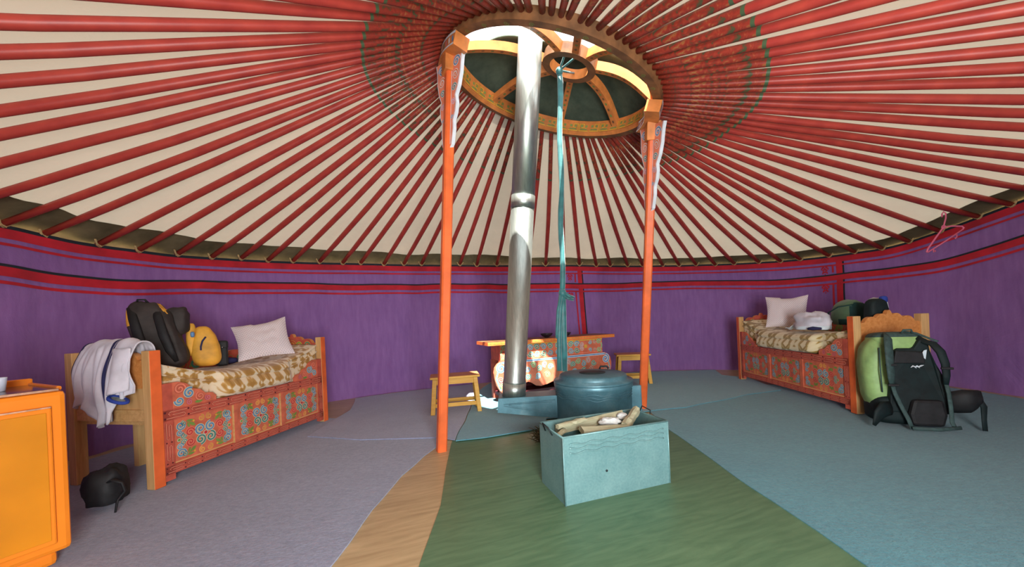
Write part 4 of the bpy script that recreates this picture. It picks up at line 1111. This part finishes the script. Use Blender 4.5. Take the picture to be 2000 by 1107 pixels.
def split_log(a, b, w, h, label, seed, group=None):
    """a split billet from a to b (box coordinates) with a wedge section and rough ends"""
    a, b = bx(*a), bx(*b); L = (b - a).length; rg = random.Random(seed)
    sec = [(-w / 2, -h * .4), (w * .1, -h / 2), (w / 2, -h * .1), (w * .35, h * .35), (-w * .1, h / 2), (-w * .45, h * .2)]
    mb = MB(); n = 8; vs = []
    for i in range(n + 1):
        k = 1 - .25 * (i / n) * rg.random()
        for u, v in sec: vs.append((L * i / n + rg.uniform(-.006, .006), u * k + rg.uniform(-.0025, .0025), v * k + rg.uniform(-.0025, .0025)))
    fs = [(i * 6 + j, (i + 1) * 6 + j, (i + 1) * 6 + (j + 1) % 6, i * 6 + (j + 1) % 6) for i in range(n) for j in range(6)]
    mm = [1 if f[0] % 6 == 0 else 0 for f in fs]
    mb.add(vs, fs + [tuple(range(6)), tuple(n * 6 + 5 - j for j in range(6))], mm + [0, 0])
    o = mb.build('firewood', ['split_wood', 'bark']); o.location = a; o.rotation_mode = 'QUATERNION'; o.rotation_quaternion = (b - a).normalized().to_track_quat('X', 'Z')
    return tag(o, label, 'firewood', group)
split_log((.075, .232, .292), (.50, .245, .318), .055, .055, 'longest pale split log lying along the back rim of the metal box', 1)
split_log((.16, .115, .307), (.41, .065, .300), .075, .04, 'broad flat split log in the middle of the metal box, towards its front', 2)
split_log((.40, .075, .305), (.578, .215, .345), .05, .045, 'split log sticking up at the right end of the metal box', 3)
split_log((.06, .19, .322), (.24, .205, .335), .04, .022, 'thin bark strip lying over the long log at the left of the metal box', 4)
for i, (a, b, w_) in enumerate((((.03, .06, .27), (.17, .13, .25), .04), ((.02, .175, .262), (.13, .155, .255), .03), ((.30, .16, .255), (.44, .13, .262), .04), ((.47, .12, .245), (.585, .06, .255), .04), ((.06, .10, .20), (.55, .10, .205), .045), ((.05, .16, .20), (.55, .155, .21), .05), ((.05, .235, .20), (.55, .235, .215), .05), ((.05, .045, .20), (.55, .04, .20), .045), ((.10, .19, .295), (.02, .10, .30), .035), ((.05, .13, .13), (.56, .13, .13), .06), ((.05, .06, .13), (.56, .06, .13), .06), ((.05, .21, .13), (.56, .21, .13), .06), ((.05, .10, .06), (.56, .10, .06), .06), ((.05, .19, .06), (.56, .19, .06), .06))):
    split_log(a, b, w_, w_ * .8, 'small split stick lying among the firewood down in the metal box', 10 + i, 'small sticks in the metal box')
def crumple(loc, s, label, seed):
    mb = MB(); mb.blob((0, 0, 0), s, .9, 30, 20, 0, lambda p: p * (1 + .35 * wob(p.x * 1.6 + seed, p.y * 1.6, p.z * 1.6) + .35 * abs(wob(p.x * 7, p.y * 7 + seed, p.z * 7))))
    o = mb.build('crumpled_paper', 'paper'); o.location = loc; return tag(o, label, 'paper')
crumple(bx(.36, .155, .318), (.05, .024, .020), 'larger crumpled white paper among the firewood, in the middle of the metal box', 2)
crumple(bx(.47, .20, .320), (.030, .020, .018), 'smaller crumpled white paper beside the larger one, nearer the right end of the metal box', 6)
crumple(bx(.15, .035, .285), (.025, .012, .022), 'small white paper scrap at the front left corner of the metal box', 9)

e = thing('ash_pail', 'dark metal pail on the floor between the firewood box and the stove', 'pail', (.345, 2.33, .0032))
mb = MB(); mb.lathe([(.118, 0), (.122, .006), (.128, .10), (.131, .185), (.136, .19), (.131, .196), (.124, .19), (.116, .03), (0, .025)], 36); mb.build('pail_body', 'iron', e)
mb = MB(); mb.tube([(.134 * cos(t * PI / 10), .134 * sin(t * PI / 10) * .5 + .03, .19 + .012 * sin(t * PI / 10)) for t in range(11)], .004, 6); mb.build('bail_handle', 'iron', e)
# tuft of brushwood
e = thing('kindling_tuft', 'rough brown tuft of brushwood on the floor by the left side of the stove', 'brushwood', (.20, 2.66, .0034))
mb = MB(); rg = random.Random(4)
for i in range(260):
    a = rg.uniform(0, 2 * PI); r = rg.uniform(0, .06); p0_ = Vector((r * cos(a) * 1.2, r * sin(a), rg.uniform(.004, .07)))
    q_ = p0_ + Vector((rg.uniform(-.08, .08), rg.uniform(-.06, .06), rg.uniform(-.03, .06))); q_.z = max(q_.z, .003)
    m_ = (p0_ + q_) / 2 + Vector((rg.uniform(-.01, .01), rg.uniform(-.01, .01), rg.uniform(0, .015)))
    mb.tube([p0_, m_, q_], [.003, .0028, .0012], 4)
o = mb.build('twigs', 'moss', e); o['kind'] = 'stuff'

# ------------------------------------------------------------------ altar table
TO, TR = (-.20, 3.91, CZ), radians(22.3)
e = thing('altar_table', 'low orange table painted with scrolls, standing against the back wall', 'table', TO, TR)
I = Orn.I
mb = MB(); mb.box(-.09, 1.53, -.05, .36, .615, .652, mats=[I['coral'], I['ring_brown'], I['orange'], I['orange'], I['orange'], I['orange']])  # top face browner than the sides: reflected wall colour painted in
og = Orn(mb, lambda u, v, n: (u, -.05 - n, v)); og.stroke([(-.085, .634), (1.525, .634)], .006, 'yellow', None)
for i in range(40): og.dot(-.06 + i * .04, .634, .006, 'salmon', 'coral_dark')
mb.build('table_top', Orn.PAL, e)
mb = MB(); mb.box(.06, 1.38, .0, .30, .44, .615, I['coral']); f0 = lambda u, v, n: (u, -n, v); og = Orn(mb, f0)
mb.ribbon([(.06, .602), (1.38, .602)], .012, f0, .0008, I['yellow']); mb.ribbon([(.06, .452), (1.38, .452)], .014, f0, .0008, I['salmon'])
r = .036
for sx_ in (-1, 1):
    for sy_ in (-1, 1):
        for k, (dx, c) in enumerate(((.05, 'teal'), (.135, 'blue'), (.22, 'teal'), (.30, 'blue'))):
            og.curl(.72 + sx_ * dx, .527 + sy_ * .036, r, c if sy_ > 0 else ('blue' if c == 'teal' else 'teal'), PI / 2 * (1 - sx_), sx_ * sy_)
        og.curl(.72 + sx_ * .37, .527 + sy_ * .028, .028, 'pink', PI if sx_ > 0 else 0, sx_ * sy_)
        og.leaf(.72 + sx_ * .40, .527 + sy_ * .01, .05, 0 if sx_ > 0 else PI, 'yellow')
        og.curl(.72 + sx_ * .61, .527 + sy_ * .048, .032, 'green', 0 if sx_ > 0 else PI, sx_ * sy_)
        og.curl(.72 + sx_ * .55, .527 + sy_ * .05, .022, 'red', 0, -sx_ * sy_); og.curl(.72 + sx_ * .49, .527 + sy_ * .046, .024, 'blue', PI, sx_ * sy_)
    og.stroke([(.72 + sx_ * .64, .56), (.72 + sx_ * .652, .527), (.72 + sx_ * .64, .49)], .010, 'green')
mb.build('frieze', Orn.PAL, e)
half = [(.725, .175), (.66, .165), (.60, .145), (.52, .130), (.46, .140), (.41, .175), (.36, .195), (.31, .175), (.26, .13), (.20, .105), (.14, .10), (.06, .10), (.03, .13), (-.005, .19), (-.025, .26), (-.03, .32), (-.018, .375), (.012, .415), (.06, .44)]
poly = [(1.45 - u, v) for u, v in half] 
poly = half[::-1] + [(1.45 - u, v) for u, v in half[1:]]
mb = MB(); mb.prism(poly[::-1], lambda u, v, n: (u, -.03 + n, v), 0, .03, I['coral']); f1 = lambda u, v, n: (u, -.03 - n, v); og = Orn(mb, f1)
og.stroke([(.06, .424), (.7, .424), (1.39, .424)], .012, 'blue', 'white_line', 2.0)
for sx_ in (-1, 1):
    c0 = .725 + sx_ * .66
    og.curl(c0 + sx_ * .012, .365, .052, 'blue', PI / 2, -sx_, 1.5, 'white_line')
    og.stroke([(c0 + sx_ * .05, .33), (c0 + sx_ * .07, .26), (c0 + sx_ * .05, .20), (c0 + sx_ * .02, .13)], .009, 'teal', 'white_line')
    og.curl(c0 + sx_ * .02, .245, .036, 'red', 0, sx_); og.curl(c0 + sx_ * .005, .17, .032, 'green', 0, -sx_)
    for k, (dx, dy, c) in enumerate(((.50, .33, 'teal'), (.43, .365, 'pink'), (.36, .33, 'blue'), (.29, .37, 'green'), (.22, .335, 'teal'), (.15, .37, 'pink'), (.08, .335, 'blue'), (.36, .25, 'teal'), (.46, .26, 'red'), (.12, .25, 'green'), (.24, .25, 'blue'))):
        og.curl(.725 + sx_ * dx, dy, .034, c, k, sx_ * (1 if k % 2 else -1))
mb.build('apron', Orn.PAL, e)
mb = MB()
for xx in (.05, 1.33): mb.box(xx, xx + .07, -.02, .05, 0, .44, I['coral_dark'])
for xx in (.05, 1.33): mb.box(xx, xx + .07, .24, .30, 0, .44, I['coral_dark'])
mb.build('leg', Orn.PAL, e)
mb = MB(); mb.box(.06, 1.38, .02, .28, .05, .09, I['maroon']); mb.box(.06, 1.38, .27, .29, .09, .44, I['maroon']); mb.build('lower_shelf', Orn.PAL, e)
def bowl(px, py, label):
    b_ = thing('offering_bowl', label, 'bowl', (TO[0] + px * cos(TR) - py * sin(TR), TO[1] + px * sin(TR) + py * cos(TR), CZ + .6526))
    mb = MB(); mb.lathe([(.028, 0), (.03, .006), (.05, .014), (.068, .034), (.074, .048), (.070, .048), (.062, .034), (.045, .02), (0, .014)], 28); mb.build('bowl_body', 'bowl', b_)
bowl(.94, .12, 'dark lacquered bowl standing clear of the sash, near the middle of the painted table'); bowl(.72, .17, 'dark bowl on the painted table partly hidden behind the hanging sash')

# ------------------------------------------------------------------ stools
def stool(loc, rz, L, Dp, H, label):
    s_ = thing('wooden_stool', label, 'stool', loc, rz)
    mb = MB(); mb.box(-L / 2, L / 2, -Dp / 2, Dp / 2, H - .022, H, mats=[0, 1, 0, 0, 0, 0]); mb.build('seat', ['stool', 'stool_top'], s_, bevel=.005)
    sp = .03; legs = {}
    for ix in (-1, 1):
        for iy in (-1, 1):
            t_ = Vector((ix * (L / 2 - .045), iy * (Dp / 2 - .04), H - .022)); b_ = Vector((ix * (L / 2 - .045 + sp), iy * (Dp / 2 - .04 + sp * .6), 0)); legs[ix, iy] = (t_, b_)
            hw_ = .021; mb = MB(); vs = [(c.x + a * hw_, c.y + b * hw_, c.z) for c in (b_, t_) for a, b in ((-1, -1), (1, -1), (1, 1), (-1, 1))]
            mb.add(vs, [(0, 3, 2, 1), (4, 5, 6, 7), (0, 1, 5, 4), (1, 2, 6, 5), (2, 3, 7, 6), (3, 0, 4, 7)]); mb.build('leg', 'stool', s_, bevel=.004)
    at_ = lambda k, z: legs[k][1].lerp(legs[k][0], z / (H - .022))
    for k1, k2, z, hh, nm in (((-1, -1), (1, -1), .085, .018, 'stretcher'), ((-1, 1), (1, 1), .085, .018, 'stretcher'), ((-1, -1), (-1, 1), .15, .018, 'stretcher'), ((1, -1), (1, 1), .15, .018, 'stretcher'), ((-1, -1), (1, -1), H - .05, .028, 'seat_rail'), ((-1, 1), (1, 1), H - .05, .028, 'seat_rail'), ((-1, -1), (-1, 1), H - .05, .028, 'seat_rail'), ((1, -1), (1, 1), H - .05, .028, 'seat_rail')):
        a, b = at_(k1, z), at_(k2, z); dv = (b - a).normalized(); sd = Vector((-dv.y, dv.x, 0)) * .010; a = a + dv * .018; b = b - dv * .018
        mb = MB(); vs = [c + sd * q + Vector((0, 0, hh * w_)) for c in (a, b) for q, w_ in ((-1, -1), (1, -1), (1, 1), (-1, 1))]
        mb.add(vs, [(0, 1, 2, 3), (7, 6, 5, 4), (0, 4, 5, 1), (1, 5, 6, 2), (2, 6, 7, 3), (3, 7, 4, 0)]); mb.build(nm, 'stool', s_)
    return s_
stool((-.60, 3.67, CZ), radians(11), .48, .27, .36, 'yellow pine stool behind the left post, touched by sunlight')
stool((1.53, 4.74, CZ), radians(-8), .42, .26, .375, 'yellow pine stool behind the right post, beside the painted table')

# ------------------------------------------------------------------ cabinet by the door
dx_, dy_ = Vector((.44, .90)), Vector((-.90, .44))        # along the front to the right, and back from the front
rz = math.atan2(dx_.y, dx_.x)
CO = Vector((-1.80, 1.47)) - dx_.normalized() * .62
e = thing('orange_cabinet', 'glossy orange cabinet with a dark top, close by on the left of the doorway', 'cabinet', (CO.x, CO.y, .0078), rz)
cw, cd, ch = .62, .42, .695
mb = MB(); mb.box(0, cw, 0, cd, .06, ch - .004); mb.box(.03, cw - .03, .04, cd - .02, 0, .06); mb.build('carcass', 'cab_orange', e, bevel=.018)
mb = MB(); mb.box(.012, cw - .02, .012, cd - .03, ch - .004, ch + .003); mb.build('top_sheet', 'cab_top', e, bevel=.002)
mb = MB(); mb.tube([(.01, .004, ch), (cw - .02, .004, ch)], .005, 6); mb.build('front_edge_trim', 'cab_edge', e)
mb = MB(); mb.box(0, cw - .004, cd - .028, cd, ch - .01, ch + .03); mb.box(cw - .02, cw - .004, .03, cd - .028, ch - .006, ch + .012); mb.build('raised_rim', 'cab_orange', e, bevel=.006)
for k in range(2):
    a_ = .04 + k * .275; b_ = a_ + .262
    mb = MB(); mb.box(a_, b_, -.016, 0, .10, ch - .065); dr = mb.build('door', 'cab_orange', e, bevel=.006)
    mb = MB(); mb.box(a_ + .012, b_ - .014, -.0195, -.015, .12, ch - .082); mb.build('door_panel', 'cab_panel', dr, bevel=.003)
    mb = MB(); mb.tube([(a_ + .002, -.014, ch - .064), (b_ - .002, -.014, ch - .064)], .0035, 6); mb.build('worn_edge', 'cab_edge', dr)
    mb = MB(); mb.blob(((a_ + .03) if k else (b_ - .03), -.03, .42), (.012, .012, .012), 1, 12, 8); mb.build('knob', 'chrome', dr)
cp = Vector((CO.x, CO.y)) + dx_.normalized() * (cw - .13) + dy_.normalized() * .20
e = thing('cup', 'small pale blue cup standing on the dark top of the orange cabinet', 'cup', (cp.x, cp.y, .0078 + ch + .0032))
mb = MB(); mb.lathe([(.018, 0), (.020, .003), (.025, .05), (.026, .055), (.023, .055), (.018, .006), (0, .005)], 24); mb.build('cup_body', 'cup', e)

# dark bag on the floor
e = thing('floor_bag', 'black bag with a loose strap on the carpet beside the orange cabinet', 'bag', (-2.17, 1.93, .0076), radians(20))
mb = MB(); mb.blob((0, 0, .095), (.075, .085, .11), .7, 28, 16, 0, lambda p: heap(p, 31, .2)); mb.build('bag_body', 'black', e)
mb = MB(); mb.tube([(.02, -.05, .14), (.07, -.09, .165), (.105, -.09, .145), (.11, -.08, .10), (.085, -.09, .06), (.09, -.12, .010)], [.010, .013, .014, .014, .012, .009], 8, flat=.5); mb.build('strap', 'black', e)

# ------------------------------------------------------------------ pink hanger
e = thing('clothes_hanger', 'pink plastic clothes hanger hooked on the roof poles above the right wall', 'hanger', (4.05, 3.40, 1.70))
r_ = Vector((.60, -.30, .06)).normalized() * .125; dn_ = Vector((0, 0, -.85))
L_ = lambda u, v: r_ * u + dn_ * v
nk_ = (0, .145)
mb = MB(); mb.tube([L_(-.10, .035), L_(-.09, .0), L_(0, -.022), L_(.10, .0), L_(.10, .05), L_(.02, .10), L_(-.04, nk_[1])], .006, 8); mb.build('hook', 'pink_plastic', e)
def ang(u, v): return L_(u, v + .10 * (-u))
mb = MB(); mb.tube([ang(-.95, .30), ang(-1.0, .285), ang(-.9, .26), ang(-.4, .19), L_(-.04, nk_[1]), ang(.4, .19), ang(.9, .26), ang(1.0, .29), ang(.92, .30)], .007, 8)
mb.tube([ang(-.95, .30), ang(0, .305), ang(.92, .30)], .006, 8); mb.build('hanger_bar', 'pink_plastic', e)
mb = MB()
for u in (-.62, .62): mb.tube([ang(u, .302), ang(u, .34), ang(u * .86, .345), ang(u * .86, .33)], .005, 6)
mb.build('strap_hook', 'pink_plastic', e)
mb = MB(); mb.tube([L_(-.04 + .09 * cos(t * PI / 6), nk_[1] + .018 * sin(t * PI / 6)) for t in range(13)], .005, 6); mb.build('neck_ring', 'pink_plastic', e)
